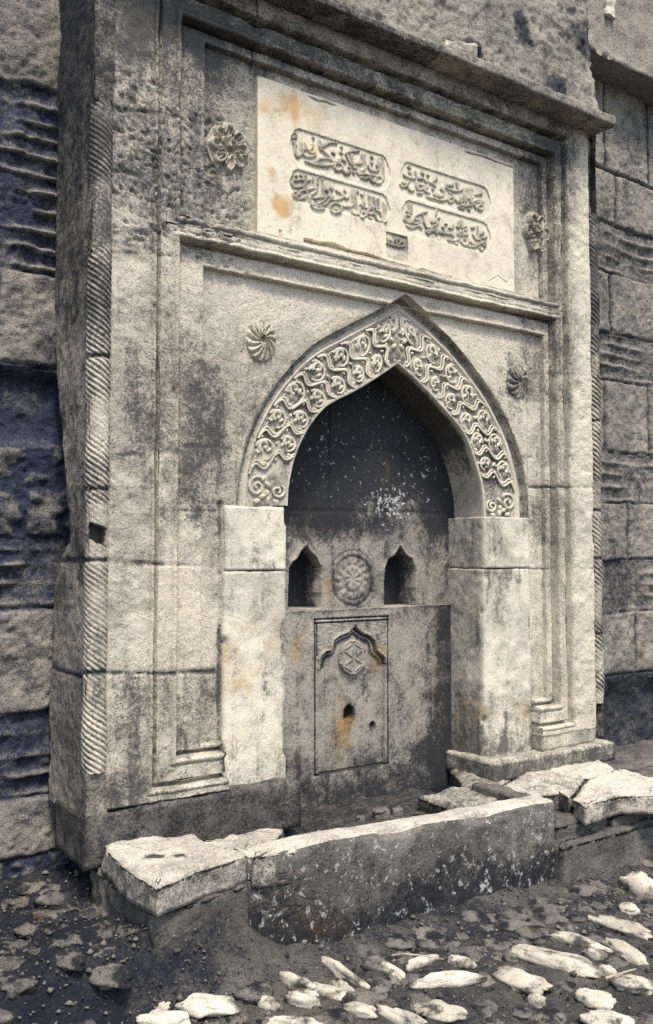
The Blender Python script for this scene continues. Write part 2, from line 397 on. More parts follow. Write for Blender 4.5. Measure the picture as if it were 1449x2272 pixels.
vcol = np.tile(np.array([p[0] for p in prof]), nu); ycol = V[:, 1].copy()
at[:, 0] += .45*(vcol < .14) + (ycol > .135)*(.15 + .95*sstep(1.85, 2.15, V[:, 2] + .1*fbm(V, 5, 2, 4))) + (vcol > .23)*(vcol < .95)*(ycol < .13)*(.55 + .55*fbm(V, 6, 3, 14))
V = weather(V, .0025, 12)
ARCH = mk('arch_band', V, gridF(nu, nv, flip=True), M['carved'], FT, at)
tag(ARCH, 'pointed arch band carved with scrolling vine relief')

# vine relief on the arch face
TV, TF, TO = [], [], [0]
def tube2(pts, rad, Yb, lift=.0, ns=7, flat=1.0):
    """half-round carved stem along a plane polyline [(x,z)], rad scalar or list"""
    p = np.array(pts, float); n = len(p)
    if n < 2: return
    r = np.full(n, rad) if np.isscalar(rad) else np.interp(np.linspace(0, 1, n), np.linspace(0, 1, len(rad)), rad)
    d = np.gradient(p, axis=0); d /= np.maximum(np.hypot(d[:, 0], d[:, 1])[:, None], 1e-9); nn = np.stack([-d[:, 1], d[:, 0]], -1)
    th = np.linspace(-.15*math.pi, 1.15*math.pi, ns)
    V = np.zeros((n, ns, 3))
    for j, t in enumerate(th):
        V[:, j, 0] = p[:, 0] + nn[:, 0]*r*math.cos(t); V[:, j, 2] = p[:, 1] + nn[:, 1]*r*math.cos(t)
        V[:, j, 1] = Yb - lift - r*flat*math.sin(t)
    TV.append(V.reshape(-1, 3)); TF.append(gridF(n, ns, flip=False) + TO[0]); TO[0] += n*ns
def smooth_line(pts, n=24):
    return crv(pts, n) if len(pts) > 2 else np.array([np.array(pts[0]) + (np.array(pts[1])-np.array(pts[0]))*t for t in np.linspace(0, 1, 6)])
def blob2(c, r, Yb, hgt=.01, n=10, ax=None, e=1.):
    """small dome, optionally stretched along ax"""
    th = np.linspace(0, 2*math.pi, n, endpoint=False); V = []
    a = np.array(ax if ax is not None else (1., 0.)); a = a/np.hypot(*a); b = np.array([-a[1], a[0]])
    for k, (s, h) in enumerate(((1., 0), (.8, .6), (.45, .9), (.08, 1.))):
        for t in th:
            q = np.array(c) + a*math.cos(t)*r*s*e + b*math.sin(t)*r*s
            V.append((q[0], Yb - hgt*h + (.004 if k == 0 else 0), q[1]))
    V = np.array(V); q = []
    for k in range(3):
        for i in range(n): q.append((k*n+i, k*n+(i+1) % n, (k+1)*n+(i+1) % n, (k+1)*n+i))
    TV.append(V); TF.append(np.array(q)[:, ::-1] + TO[0]); TO[0] += len(V)
def flush(name, mat, parent, at0=0., amp=0.0015, seed=60):
    global TV, TF
    V = np.vstack(TV); at = np.zeros((len(V), 3)); at[:, 0] = dirt_shade(V, .4) + at0
    V = weather(V, amp, seed)
    o = mk(name, V, np.vstack(TF), mat, parent, at)
    TV, TF = [], []; TO[0] = 0
    return o
alen = np.concatenate([[0], np.cumsum(np.hypot(*np.diff(cen, axis=0).T))])
def U(s): return np.interp(s, alen, np.arange(NT))     # arc metres -> index
Lh = alen[NA-1]; Lt = alen[-1]
def apt(s, v, side):   # s metres from the foot of that side
    ss = s if side < 0 else Lt - s
    return abase(U(ss), np.array(v))
CT = np.array([(0, -.03), (.02, -.006), (.07, .016), (.14, .022), (.24, .014), (.34, .010), (.42, .024), (.47, .05), (.51, .080), (.56, .103), (.63, .112), (.72, .102), (.82, .093), (.91, .104), (1., .128)])
for side in (-1, 1):
    HL = Lh if side < 0 else Lt - Lh
    nrow = 7; pit_ = (HL - .20)/nrow
    cv = crv([(a, b) for a, b in CT], 60)
    for k in range(nrow + 1):
        s0 = .17 + k*pit_ + random.uniform(-.008, .008)
        for o_ in (-.0085, .0075):      # double-reeded stem
            line = [apt(s0 + ds*(pit_/.165) + o_, .225 + .73*t, side) for t, ds in cv if s0 + ds < HL - .012]
            if len(line) > 3: tube2(line, .0048 if o_ > 0 else .0062, Y_ARCH, .005 if o_ > 0 else .008)
        if k == nrow: break
        for c, (vc, sc, rr) in enumerate(((.395, .095, .050), (.775, .178, .042))):
            if s0 + sc*(pit_/.165) > HL - .05: continue
            sc *= pit_/.165; wv = float(np.interp(U(s0 + sc if side < 0 else Lt-s0-sc), np.arange(NT), wid[:, 0]))
            ja, rr = random.uniform(-.5, .5), rr*random.uniform(.9, 1.1)
            def pol(a, q, dv=0., dsn=0.):
                a = a + ja
                return apt(s0 + sc + dsn + q*math.sin(a), min(max(vc + dv + q*math.cos(a)/wv, .235), .95), side)
            # branch: climbs round the roundel and curls inward to a bulb
            sp = [pol(-.9 + 5.4*t, rr*(1.0 - .15*t - .50*t*t)) for t in np.linspace(0, 1, 34)]
            tube2(sp, [.005, .0065, .0065, .0085, .0105], Y_ARCH, .006)
            sp = [pol(3.6 - 2.3*t, rr*(.95 - .62*t)) for t in np.linspace(0, 1, 14)]
            tube2(sp, [.005, .011, .006], Y_ARCH, .005)
            for q, (an, rad, e) in enumerate(((.4, .50, 2.), (2.4, .55, 1.8), (4.3, .62, 2.1), (1.4, .15, 1.2))):
                blob2(pol(an, rr*rad), .0098 if q < 3 else .0125, Y_ARCH, .012, 9, (math.cos(an*1.7 + ja*2), math.sin(an*1.7)), e)
        tube2([apt(s0 + q, .25 + .035*math.sin(q*26), side) for q in np.linspace(.03, .13, 12)], [.003, .006, .003], Y_ARCH, .001)
        for dv, dq, an_, e_ in ((.28, .145, .5, 1.6), (.60, .09, 2., 1.8), (.585, .15, 1., 2.), (.93, .19, .4, 1.5), (.27, .06, 2.2, 1.8), (.54, .125, .2, 1.6), (.48, .02, 1.2, 1.8), (.88, .12, 2.4, 1.7), (.66, .075, .9, 1.5)):
            blob2(apt(min(s0 + dq*(pit_/.165) + .01*random.uniform(-1, 1), HL-.02), dv, side), .0075*random.uniform(.8, 1.25), Y_ARCH, .012, 8, (math.cos(an_ + k*.4), math.sin(an_ + k*.4)), e_)
    # foot palmette: two volutes and leaves
    for (sc, vc, d, rr) in ((.085, .40, 1, .045), (.075, .80, -1, .038)):
        sp = []
        for t in np.linspace(0, 1, 46):
            a = d*(t*9.5) + 1.2; q = rr*(1 - .9*t)
            sp.append(apt(max(sc + q*math.sin(a), .006), min(max(vc + q*math.cos(a)/.27, .24), .94), side))
        tube2(sp, [.007, .008, .006, .008], Y_ARCH, .004)
    for (sc, vc, an, e) in ((.045, .52, .4, 1.8), (.03, .62, 1.4, 1.8), (.10, .60, 2.4, 2), (.022, .42, .2, 1.6), (.02, .78, 2.7, 1.6), (.125, .5, 1.0, 1.6), (.06, .6, 1.57, 1.5)):
        blob2(apt(sc, vc, side), .0125, Y_ARCH, .015, 10, (math.cos(an), math.sin(an)), e)
    # little leaves at the apex
    for (sc, vc, an, e) in ((HL-.05, .34, .9, 2), (HL-.03, .46, 1.8, 1.7), (HL-.085, .38, 2.3, 2.2), (HL-.05, .58, .5, 1.6), (HL-.022, .30, 1.3, 2.), (HL-.03, .70, 2.2, 1.6)):
        blob2(apt(sc, vc, side), .013, Y_ARCH, .014, 10, (side*math.cos(an), math.sin(an)), e)
    sp = []
    for t in np.linspace(0, 1, 26):
        a = t*6.; q = .033*(1 - .8*t); sp.append(apt(HL - .048 + q*math.sin(a), .33 + q*math.cos(a)/.3, side))
    tube2(sp, .0062, Y_ARCH, .003)
flush('vine_relief', M['carved'], ARCH, -.1)

# ---- jamb blocks either side of the niche (two blocks each)
def rough_prism(name, poly, z0, z1, mat, parent=None, step=.02, amp=.006, rnd=.012, seed=0, at0=0., loc=None, top_at=None, tilt=None, side_dirt=0., stepz=None, label=None, paint=None):
    """solid from a horizontal outline, rounded arris, worn surface"""
    p = np.array(poly, float); q = []
    for a, b in zip(p, np.roll(p, -1, 0)):
        n = max(2, int(np.hypot(*(b-a))/step))
        for t in np.linspace(0, 1, n, endpoint=False): q.append(a + (b-a)*t)
    q = np.array(q); n = len(q); c = q.mean(0)
    area = np.sum(p[:, 0]*np.roll(p[:, 1], -1) - np.roll(p[:, 0], -1)*p[:, 1])
    if area < 0: q = q[::-1]
    d = np.roll(q, -1, 0) - np.roll(q, 1, 0); nn = np.stack([d[:, 1], -d[:, 0]], -1); nn /= np.maximum(np.hypot(*nn.T)[:, None], 1e-9)
    rows = []; kind = []
    H = z1 - z0; nzs = max(3, int(H/(stepz or step)))
    R_ = max(np.hypot(*(q-c).T)); nr = max(3, int(R_/step))
    for i in range(nr): rows.append(np.column_stack([c + (q-c)*(1e-3 + i/nr)*(1 - rnd/R_), np.full(n, z0)])); kind.append(0)
    for i in range(nzs+1):
        t = i/nzs; rows.append(np.column_stack([q, np.full(n, z0 + H*t - (rnd if i == nzs else 0))])); kind.append(1)
    rows.append(np.column_stack([q - nn*rnd*.35, np.full(n, z1 - rnd*.3)])); kind.append(2)
    for i in range(nr+1):
        s = 1 - i/nr; rows.append(np.column_stack([c + (q - nn*rnd*min(1, s*3) - c)*max(s, 1e-3), np.full(n, z1)])); kind.append(2)
    V = np.stack(rows, 1); nu, nv = V.shape[:2]; V = V.reshape(-1, 3)
    kk = np.tile(np.array(kind), nu)
    out = V - np.append(c, .5*(z0+z1)); out /= np.maximum(np.linalg.norm(out, axis=1)[:, None], 1e-6)
    f = amp*fbm(V, 8, 4, seed) + amp*.8*fbm(V, 28, 2, seed+3)
    sd = V.copy(); sd[:, :2] += np.repeat(nn, nv, 0)*(f*(kk == 1))[:, None]; sd[:, 2] += f*(kk == 2)*1.0
    if tilt is not None: sd[:, 2] += ((V[:, 0]-c[0])*tilt[0] + (V[:, 1]-c[1])*tilt[1])*(V[:, 2] > z0 + H*.3)
    at = np.zeros((len(V), 3)); at[:, 0] = at0 + side_dirt*(kk < 2)
    if top_at is not None: at[:, 0] += top_at(V)*(kk == 2)
    if paint is not None: paint(V, at, sd)
    o = mk(name, sd, gridF(nu, nv, closed=True), mat, parent, at, loc=loc)
    if label: o['label'] = label
    return o
jx = {}
def jamb_paint(V, at, sd, sgn):
    at[:, 0] += -.10 + .45*sstep(.85, .45, V[:, 2] + .10*fbm(V, 7, 3, 5))*(.5 if sgn > 0 else 1) + .35*sstep(.1, .5, fbm(V, 4, 3, 6, (1, 1, .35)))
    if sgn < 0: at[:, 0] += .14 + .25*sstep(Y_JAMB+.02, Y_JAMB+.05, V[:, 1])  # shade on the right jamb's reveal put into the colour
    zz = 1.0 if sgn > 0 else 1.2
    at[:, 1] += (.85 if sgn > 0 else .35)*np.exp(-((V[:, 2]-zz)/.22)**2)*(.6 + .8*fbm(V, 6, 3, 8)) + .5*np.exp(-((V[:, 2]-.66)/.1)**2)
    e0, e1 = V[:, 0].min(), V[:, 0].max()
    ed = np.minimum(V[:, 0]-e0, e1-V[:, 0]); chip = np.exp(-(ed/.012)**2)*sstep(.12, .4, fbm(V, 11, 3, 66 + int(sgn)))*(V[:, 1] < Y_JAMB+.03)
    sd[:, 1] += .022*chip; sd[:, 0] += np.where(V[:, 0]-e0 < e1-V[:, 0], 1, -1)*.008*chip; at[:, 0] += .3*chip
def jamb(name, x0, x1, xc0, zb, zj, zt, sgn, label):
    """a slab of marble pillar, front at Y_JAMB, sgn: side on which the niche lies"""
    e = None
    for k, (a, b, s_) in enumerate(((zb, zj-.002, 31), (zj+.002, zt, 32))):
        xx0, xx1 = x0 + (.0 if k == 0 else .006), x1 - (.0 if k == 0 else -.0)
        poly = [(xx0, Y_JAMB+.012), (xx0+.012, Y_JAMB), (xx1-.018, Y_JAMB), (xx1-.004, Y_JAMB+.006), (xx1, Y_JAMB+.022), (xx1, Y_BACK+.01), (xx0, Y_BACK+.01)]
        if sgn < 0:
            poly = [(xx1+xx0-px, py) for px, py in poly]
        o = rough_prism('block', poly, a, b, M['jamb'], e or FT, .011, .0042, .007, s_ + (0 if sgn > 0 else 7), .0, stepz=.012, paint=lambda V, at, sd, sgn=sgn: jamb_paint(V, at, sd, sgn))
        if k == 0:
            o.name = name; e = o; o['label'] = label
    return e
jamb('jamb', LJ0, LJ1, 0, .47, 1.428, 1.712, 1, 'pale left jamb of the niche, stained ochre')
jamb('jamb', RJ0, RJ1, 0, .40, 1.424, 1.702, -1, 'grey right jamb of the niche with worn base')

# ---- niche back: upper wall with medallion and two cup niches; lower slab with ogee panel
ZL = W(780, 1349, Y_BACK)[1]
NB0, NB1 = LJ1 - .06, RJ0 + .06
cupL = wp([(640, 1349), (641, 1262), (650, 1247), (660, 1240), (668, 1224), (679, 1211), (690, 1226), (701, 1237), (711, 1258), (713, 1349)], Y_BACK)
cupR = wp([(853, 1349), (854, 1262), (862, 1240), (876, 1232), (888, 1212), (900, 1232), (914, 1240), (921, 1262), (923, 1349)], Y_BACK)
cm = W(783, 1283, Y_BACK)
def back_tone(V, at):  # blackens the upper niche back and darkens its right corner
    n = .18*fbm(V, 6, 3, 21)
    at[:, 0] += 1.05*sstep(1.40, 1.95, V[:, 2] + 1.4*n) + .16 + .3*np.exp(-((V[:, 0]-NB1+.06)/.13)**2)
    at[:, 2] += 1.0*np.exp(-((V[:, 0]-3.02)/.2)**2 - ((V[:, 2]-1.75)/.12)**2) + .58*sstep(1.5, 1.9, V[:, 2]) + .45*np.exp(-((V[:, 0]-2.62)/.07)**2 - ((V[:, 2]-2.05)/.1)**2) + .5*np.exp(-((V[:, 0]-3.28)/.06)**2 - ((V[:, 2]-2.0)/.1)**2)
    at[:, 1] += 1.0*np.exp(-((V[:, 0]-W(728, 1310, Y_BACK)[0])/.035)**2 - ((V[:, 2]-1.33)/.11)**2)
def h_back(V, at):
    back_tone(V, at)
    y = np.zeros(len(V))
    for (a, b) in (((NB0, 1.72), (NB1, 1.725)), ((2.62, 1.72), (2.62, 2.6)), ((3.1, 1.72), (3.1, 2.6)), ((NB0, 2.05), (NB1, 2.05))):
        g = np.exp(-((seg_d(V, [a, b]) + .004*fbm(V, 12, 2, 77))/.006)**2); y += .008*g
    for c in (cupL, cupR):
        i = inside(V, c); y += np.where(i, .15, 0); at[:, 0] += np.where(i, .9, 0)
        d = seg_d(V, c[1:-1]); y += -.005*np.exp(-((d-.008)/.006)**2)*(~i)
    r = np.hypot(V[:, 0]-cm[0], V[:, 2]-cm[1]); th = np.arctan2(V[:, 2]-cm[1], V[:, 0]-cm[0])
    for rr, a in ((.142, .005), (.124, -.003), (.112, .004), (.07, .004), (.05, -.003)):
        y += a*np.exp(-((r-rr)/.006)**2)
    y += .004*np.cos(14*th + 30*r)*np.exp(-((r-.09)/.016)**2) + .004*np.cos(8*th - 25*r)*np.exp(-((r-.035)/.02)**2)
    at[:, 0] += .35*np.exp(-((r-.12)/.03)**2)
    return y
xs = np.arange(NB0, NB1, .004); zs = np.concatenate([np.arange(ZL-.01, 1.56, .004), np.arange(1.56, 2.6, .01)])
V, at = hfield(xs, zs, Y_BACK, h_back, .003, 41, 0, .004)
NBK = mk('niche_back', V, gridF(len(xs), len(zs)), M['nichestone'], FT, at)
tag(NBK, 'dark-topped niche back with medallion and two cup niches')
def q5(pts): return wp([(640 + x/4.83, 1190 + y/4.83) for x, y in pts], Y_BACK-.02)
og = q5([(325, 1787), (322, 1420), (328, 1310), (352, 1262), (400, 1222), (452, 1214), (462, 1170), (482, 1105), (540, 1062), (636, 1022), (688, 968), (705, 925), (724, 965), (748, 990), (800, 1030), (880, 1062), (930, 1112), (944, 1185), (950, 1222), (1000, 1258), (1036, 1300), (1042, 1400), (1036, 1787)])
Yn = Y_BACK - .02
pb = [W(693, 1722, Yn), W(845, 1696, Yn)]
og[0] = (og[0][0], pb[0][1]); og[-1] = (og[-1][0], pb[1][1])
pf = wp([(699, 1376), (864, 1366)], Yn); pf2 = wp([(699, 1384), (864, 1374)], Yn)
zt_ = .5*(pf[0][1]+pf[1][1]); xl, xr = W(699, 1500, Yn)[0], W(861, 1500, Yn)[0]
bc = W(783, 1458, Yn); sp_ = W(779, 1583, Yn); sp2 = W(831, 1610, Yn)
def h_slab(V, at):
    y = np.zeros(len(V))
    i = inside(V, og); d = seg_d(V, og)
    low = sstep(pb[0][1], pb[0][1]+.02, V[:, 2])
    y += np.where(i, .019*sstep(0, .012, d), 0)
    y += (-.012*np.exp(-(d/.007)**2) - .010*np.exp(-((d-.022)/.006)**2)*i)*(V[:, 2] > .93)
    at[:, 0] += (.8*np.exp(-((d-.012)/.006)**2) + .7*np.exp(-((d-.034)/.008)**2))*i*(V[:, 2] > .93)
    for (a, b, dep) in (((xl, zt_), (xr, zt_), .010), ((xl, zt_-.019), (xr, zt_-.019), .010), ((xl, zt_), (xl, pb[0][1]), .007), ((xr, zt_), (xr, pb[0][1]), .006), ((xl, pb[0][1]), (xr, pb[0][1]), .010), ((xl+.012, zt_-.02), (xl+.012, 1.0), .005)):
        dd = seg_d(V, [a, b]); g = np.exp(-(dd/.0042)**2); y += dep*g; at[:, 0] += .9*g
    sp = (~i) & (V[:, 0] > xl+.015) & (V[:, 0] < xr-.01) & (V[:, 2] < zt_-.025) & (V[:, 2] > .95)
    at[:, 0] += .15*sp; y += np.where(sp, .003 + .0012*np.sin(60*V[:, 0] + 9*np.sin(50*V[:, 2]))*np.sin(70*V[:, 2]), 0)
    r = np.hypot((V[:, 0]-sp_[0]), (V[:, 2]-sp_[1])/1.15) + .006*fbm(V, 30, 2, 9)
    y += .07*sstep(.036, .024, r); at[:, 0] += 1.1*np.exp(-(r/.04)**4)
    r2 = np.hypot(V[:, 0]-sp2[0], V[:, 2]-sp2[1]) + .004*fbm(V, 30, 2, 19)
    y += .03*sstep(.018, .01, r2); at[:, 0] += .9*np.exp(-(r2/.022)**4)
    at[:, 1] += 1.1*np.exp(-((V[:, 0]-sp_[0]+.03)/.10)**2 - ((V[:, 2]-sp_[1]+.05)/.17)**2) + .9*np.exp(-((V[:, 0]-W(655, 1450, Yn)[0])/.06)**2 - ((V[:, 2]-1.0)/.13)**2) + .6*np.exp(-((V[:, 0]-W(840, 1450, Yn)[0])/.05)**2 - ((V[:, 2]-.95)/.12)**2)
    at[:, 0] += .65*sstep(.62, .30, V[:, 2] + .06*fbm(V, 9, 2, 3)) + .75*np.exp(-((V[:, 0]-NB1+.06)/.13)**2) + .10 + .12*sstep(2.5, 3.2, V[:, 0])
    y += -.004*np.exp(-((V[:, 2]-ZL)/.012)**2)
    return y
xs = np.arange(NB0, NB1, .003); zs = np.arange(.24, ZL, .003)
V, at = hfield(xs, zs, Yn, h_slab, .002, 43, 0, .003)
# fold the top edge back as a ledge
nx_, nz2 = len(xs), len(zs)
led = V.reshape(nx_, nz2, 3)[:, -1].copy(); led2 = led.copy(); led2[:, 1] = Y_BACK + .17
Vb = np.concatenate([V.reshape(nx_, nz2, 3), led[:, None], led2[:, None]], 1)
ab = np.concatenate([at.reshape(nx_, nz2, 3), np.zeros((nx_, 2, 3))], 1)
SLB = mk('niche_slab', Vb.reshape(-1, 3), gridF(nx_, nz2+2), M['nichestone'], FT, ab.reshape(-1, 3))
tag(SLB, 'lower niche slab with ogee panel and rusty spout hole')
# raised boss in the ogee panel
def disc(name, cx, cz, rx, rz, Y, hf, mat, parent, nr=40, nth=120, at0=0., label=None, skirt=.02, seed=5):
    rr = np.linspace(0.001, 1, nr); th = np.linspace(0, 2*math.pi, nth, endpoint=False)
    Rr, T = np.meshgrid(rr, th, indexing='ij')
    h = hf(Rr, T)
    V = np.stack([cx + rx*Rr*np.cos(T), Y - h, cz + rz*Rr*np.sin(T)], -1)
    sk = V[-1:].copy(); sk[..., 1] = Y + skirt
    V = np.concatenate([V, sk], 0); a_, b_ = V.shape[:2]
    V = V.reshape(-1, 3); at = np.zeros((len(V), 3)); at[:, 0] = at0
    hh = np.concatenate([h, h[-1:]], 0).ravel()
    at[:, 0] += np.clip((np.percentile(hh, 60) - hh)/(hh.max()-hh.min()+1e-6), 0, 1)*.0
    V = weather(V, .002, seed)
    F = gridF(b_, a_, closed=True)
    idx = np.arange(a_*b_).reshape(a_, b_).T.ravel()
    o = mk(name, V[idx], F, mat, parent, at[idx])
    if label: o['label'] = label
    return o
def h_boss(r, t):
    x, z = r*np.cos(t), r*np.sin(t)
    g = np.minimum.reduce([np.abs(np.sin(4.2*(x*math.cos(a) + z*math.sin(a)))) for a in (0, math.pi/3, 2*math.pi/3)])
    return .016*np.sqrt(np.clip(1-r**2*.8, 0, 1)) + .007*(g < .22) + .006*np.exp(-((r-.93)/.06)**2)
disc('boss', bc[0], bc[1], .082, .088, Yn+.01, h_boss, M['nichestone'], SLB, 44, 120, .1, seed=51)

# ---- rosettes
def h_whirl(n, tw, dep, dome):
    def f(r, t):
        ph = n*t + tw*r
        return dome*np.sqrt(np.clip(1 - r**2, 0, 1)) + dep*np.abs(np.sin(ph/2))*sstep(.06, .25, r)*(1 - .5*r) - dep*.6*np.exp(-(r/.1)**2)
    return f
def h_flower(n, dep):
    def f(r, t):
        rim = .86 + .10*np.cos(n*t)
        pet = .55 + .3*np.abs(np.cos(n*t/2))
        h = dep*np.exp(-((r-pet)/.10)**2) + dep*.9*np.exp(-((r-.38-.06*np.cos(n*t+1))/.07)**2)*(.6+.4*np.cos(2*n*t)) + dep*.9*np.exp(-(r/.16)**2) + .35*dep*np.cos(3*n*t+9*r)*(r < .8)
        return (h + .008)*sstep(rim+.06, rim-.06, r)
    return f
def rosette(px, py, rpx, rpy, Y, hf, mat, label, at0, seed):
    x, z = W(px, py, Y); x2 = W(px+rpx, py, Y)[0]; z2 = W(px, py-rpy, Y)[1]
    return disc('rosette', x, z, x2-x, z2-z, Y, hf, mat, FT, 46, 170, at0, label, seed=seed)
rosette(506, 330, 45, 58, Y_PANEL, h_flower(8, .018), M['lime'], 'worn floral rosette beside the left end of the inscription', .15, 61)
rosette(1186, 520, 28, 50, Y_PANEL, h_flower(6, .026), M['lime'], 'deeply cut knotted rosette beside the right end of the inscription', .05, 62)
rosette(578, 756, 32, 47, Y_PANEL, h_whirl(14, 7.5, .026, .014), M['lime'], 'whirling fluted rosette left of the arch', .15, 63)
rosette(1147, 846, 23, 38, Y_PANEL, h_whirl(11, 8, .026, .014), M['lime'], 'small worn whirling rosette right of the arch', .45, 64)

# ---- inscription panel: four cartouches of raised script and a small date tablet
c1 = lambda pts: [W(630 + x/5.796, 270 + y/5.796, Y_PLAQ) for x, y in pts]
c2 = lambda pts: [W(870 + x/6.0375, 340 + y/6.0375, Y_PLAQ) for x, y in pts]
def ringp(x, y, r, e=1.): return [(x + r*math.cos(a), y + r*e*math.sin(a)) for a in np.linspace(0, 6.283, 13)]
UL = [[(1275, 470), (1290, 740)], [(1090, 560), (1110, 610), (1170, 630), (1225, 615), (1235, 460)], [(1130, 450), (1140, 460)], [(1130, 520), (1140, 530)], [(1205, 560), (1215, 585)],
      ringp(1220, 745, 45), [(1115, 715), (1150, 772), (1190, 740)], [(1000, 715), (1045, 728), (1090, 718)], [(945, 640), (970, 672), (1050, 672), (1100, 685), (1170, 690)], [(1010, 420), (1012, 525), (950, 535), (885, 545)],
      [(1046, 430), (1048, 600), (1000, 640)], [(970, 372), (880, 378), (805, 402), (830, 470), (870, 545), (940, 600), (900, 590)], [(880, 420), (882, 535)], [(740, 318), (752, 330)], [(735, 395), (755, 408)], [(635, 395), (655, 412)],
      ringp(705, 575, 48), [(755, 615), (800, 668), (850, 640), (860, 590)], [(605, 465), (640, 512), (720, 508), (745, 455)], [(760, 480), (795, 512)], [(845, 585), (855, 595)], [(895, 650), (915, 660)],
      [(680, 272), (610, 265), (545, 288), (500, 322)], [(465, 250), (470, 340), (520, 380), (590, 450)], [(285, 505), (400, 545), (520, 562), (600, 556), (655, 530)], [(400, 540), (440, 485), (520, 470), (610, 480)],
      [(235, 280), (245, 400), (275, 440), (330, 448), (412, 438)], [(245, 400), (190, 442), (160, 420), (145, 320), (130, 250)], [(150, 145), (162, 190), (118, 212)], [(145, 285), (160, 300)], [(262, 345), (275, 360)], [(375, 195), (388, 208)], [(280, 270), (305, 355), (370, 330), (375, 290)], [(325, 372), (370, 410), (405, 395)]]
LL = [[(112, 640), (105, 780), (145, 840), (235, 828)], [(160, 695), (170, 705)], [(220, 685), (232, 695)], [(145, 755), (190, 748)], [(215, 742), (250, 748)], [(280, 690), (286, 880)], [(380, 680), (386, 860)], [(440, 700), (442, 800)], [(310, 755), (340, 750)],
      ringp(145, 925, 32), [(120, 960), (195, 992), (270, 970), (305, 905), (235, 882), (200, 930)], [(330, 872), (400, 850), (432, 882), (375, 920), (342, 965), (350, 1080), (420, 1122), (515, 1122)], [(360, 1070), (460, 1058), (530, 1000), (565, 958)], [(405, 1092), (520, 1075), (590, 1000), (640, 965)],
      [(400, 985), (460, 965), (525, 985)], [(500, 740), (520, 960)], [(575, 955), (640, 1000), (720, 992), (765, 955), (720, 905)], ringp(670, 1112, 75, .9), [(655, 1128), (678, 1132)], [(735, 1050), (765, 1082), (850, 1090), (885, 1070)],
      [(885, 860), (892, 1060)], [(920, 870), (932, 1165), (882, 1148)], [(950, 890), (958, 910)], [(1000, 930), (1012, 942)], [(785, 885), (797, 898)], [(682, 880), (697, 893)], [(612, 855), (628, 866)], [(552, 874), (568, 886)], [(785, 965), (805, 985), (835, 965)],
      [(1030, 920), (1040, 1085)], [(1100, 960), (1110, 1100)], [(1160, 980), (1170, 1100)], [(1215, 990), (1222, 1095)], [(990, 1070), (1050, 1102), (1230, 1102)], ringp(1120, 1150, 36), [(975, 1130), (968, 1185), (1010, 1238), (1060, 1195), (1090, 1160)], [(885, 1165), (920, 1188), (965, 1170), (990, 1112)],
      [(1028, 1160), (1042, 1172)], [(1110, 1235), (1130, 1245)], [(1285, 1060), (1285, 1285)], [(1312, 1075), (1312, 1300)], [(1180, 1200), (1210, 1272), (1262, 1262), (1240, 1155), (1190, 1130)]]
UR = [[(225, 182), (245, 198)], [(235, 255), (258, 268)], [(160, 288), (200, 315), (312, 332), (315, 240)], [(100, 418), (130, 452), (182, 440), (232, 380)], [(130, 390), (200, 420), (240, 492), (295, 490)], [(330, 400), (340, 462), (382, 492), (442, 440), (380, 418)],
      [(360, 340), (440, 350), (482, 440), (430, 480), (505, 532)], [(450, 335), (512, 392), (602, 340)], [(540, 400), (582, 432)], [(545, 475), (558, 488)], [(662, 475), (678, 488)], [(570, 553), (620, 576), (690, 562), (702, 500)], [(590, 608), (650, 632), (742, 610), (765, 570)], [(475, 570), (530, 596), (585, 600)],
      [(355, 530), (412, 530)], [(740, 432), (822, 420)], [(730, 458), (800, 500), (862, 502), (945, 488)], [(775, 525), (850, 620), (885, 652)], ringp(790, 620, 32), [(960, 470), (962, 640)], [(1000, 470), (1002, 640)], [(1040, 480), (1042, 605)], [(1080, 480), (1082, 600)], [(1118, 552), (1207, 540)],
      [(1030, 605), (1090, 642), (1150, 620), (1230, 658), (1150, 652)], ringp(1190, 720, 36), [(1110, 690), (1132, 735)], [(925, 690), (1000, 702), (1092, 682), (1050, 650)], [(895, 715), (965, 742)], [(885, 640), (932, 652)], [(1028, 745), (1042, 757)], [(870, 400), (885, 460)], [(905, 640), (925, 600)], [(410, 270), (425, 280)], [(480, 290), (495, 300)]]
LR = [[(260, 680), (266, 800)], [(225, 660), (228, 790)], [(472, 778), (330, 830), (300, 870), (382, 900), (330, 942), (250, 918)], ringp(210, 860, 36), [(165, 885), (230, 922), (290, 892)], [(203, 963), (270, 992), (375, 960)], [(380, 985), (400, 995)], [(205, 775), (220, 785)], [(410, 820), (440, 940), (482, 1000), (530, 985)],
      ringp(490, 1050, 20), [(540, 920), (622, 932), (560, 980), (520, 1030), (592, 1012), (602, 880), (642, 868)], [(600, 760), (598, 830)], [(585, 1055), (615, 1070)], [(620, 1048), (700, 1072), (785, 1080), (830, 1112)], [(757, 1153), (830, 1168), (902, 1140), (890, 1080)], [(682, 985), (697, 995)], [(722, 940), (738, 950)], [(775, 995), (790, 1008), (822, 988)],
      [(910, 910), (906, 982), (878, 985)], [(942, 910), (932, 960)], [(938, 1042), (1000, 1022), (1002, 980), (945, 1000)], [(930, 1060), (1022, 1086), (935, 1092)], [(933, 1180), (970, 1222), (1020, 1212), (1032, 1150)], [(972, 1145), (990, 1157)], [(1068, 990), (1082, 1000)], [(1095, 985), (1108, 995)], [(1058, 1190), (1100, 1216), (1192, 1200)],
      [(1030, 1245), (1110, 1246), (1190, 1212), (1225, 1195)], ringp(1240, 1212, 20, 1.4), [(1088, 1080), (1130, 1152), (1185, 1160)], [(1150, 970), (1160, 1150)], [(1165, 1085), (1228, 1070)], [(1213, 1137), (1268, 1125)], [(1180, 1270), (1202, 1302), (1225, 1278)], [(862, 1205), (878, 1215)]]
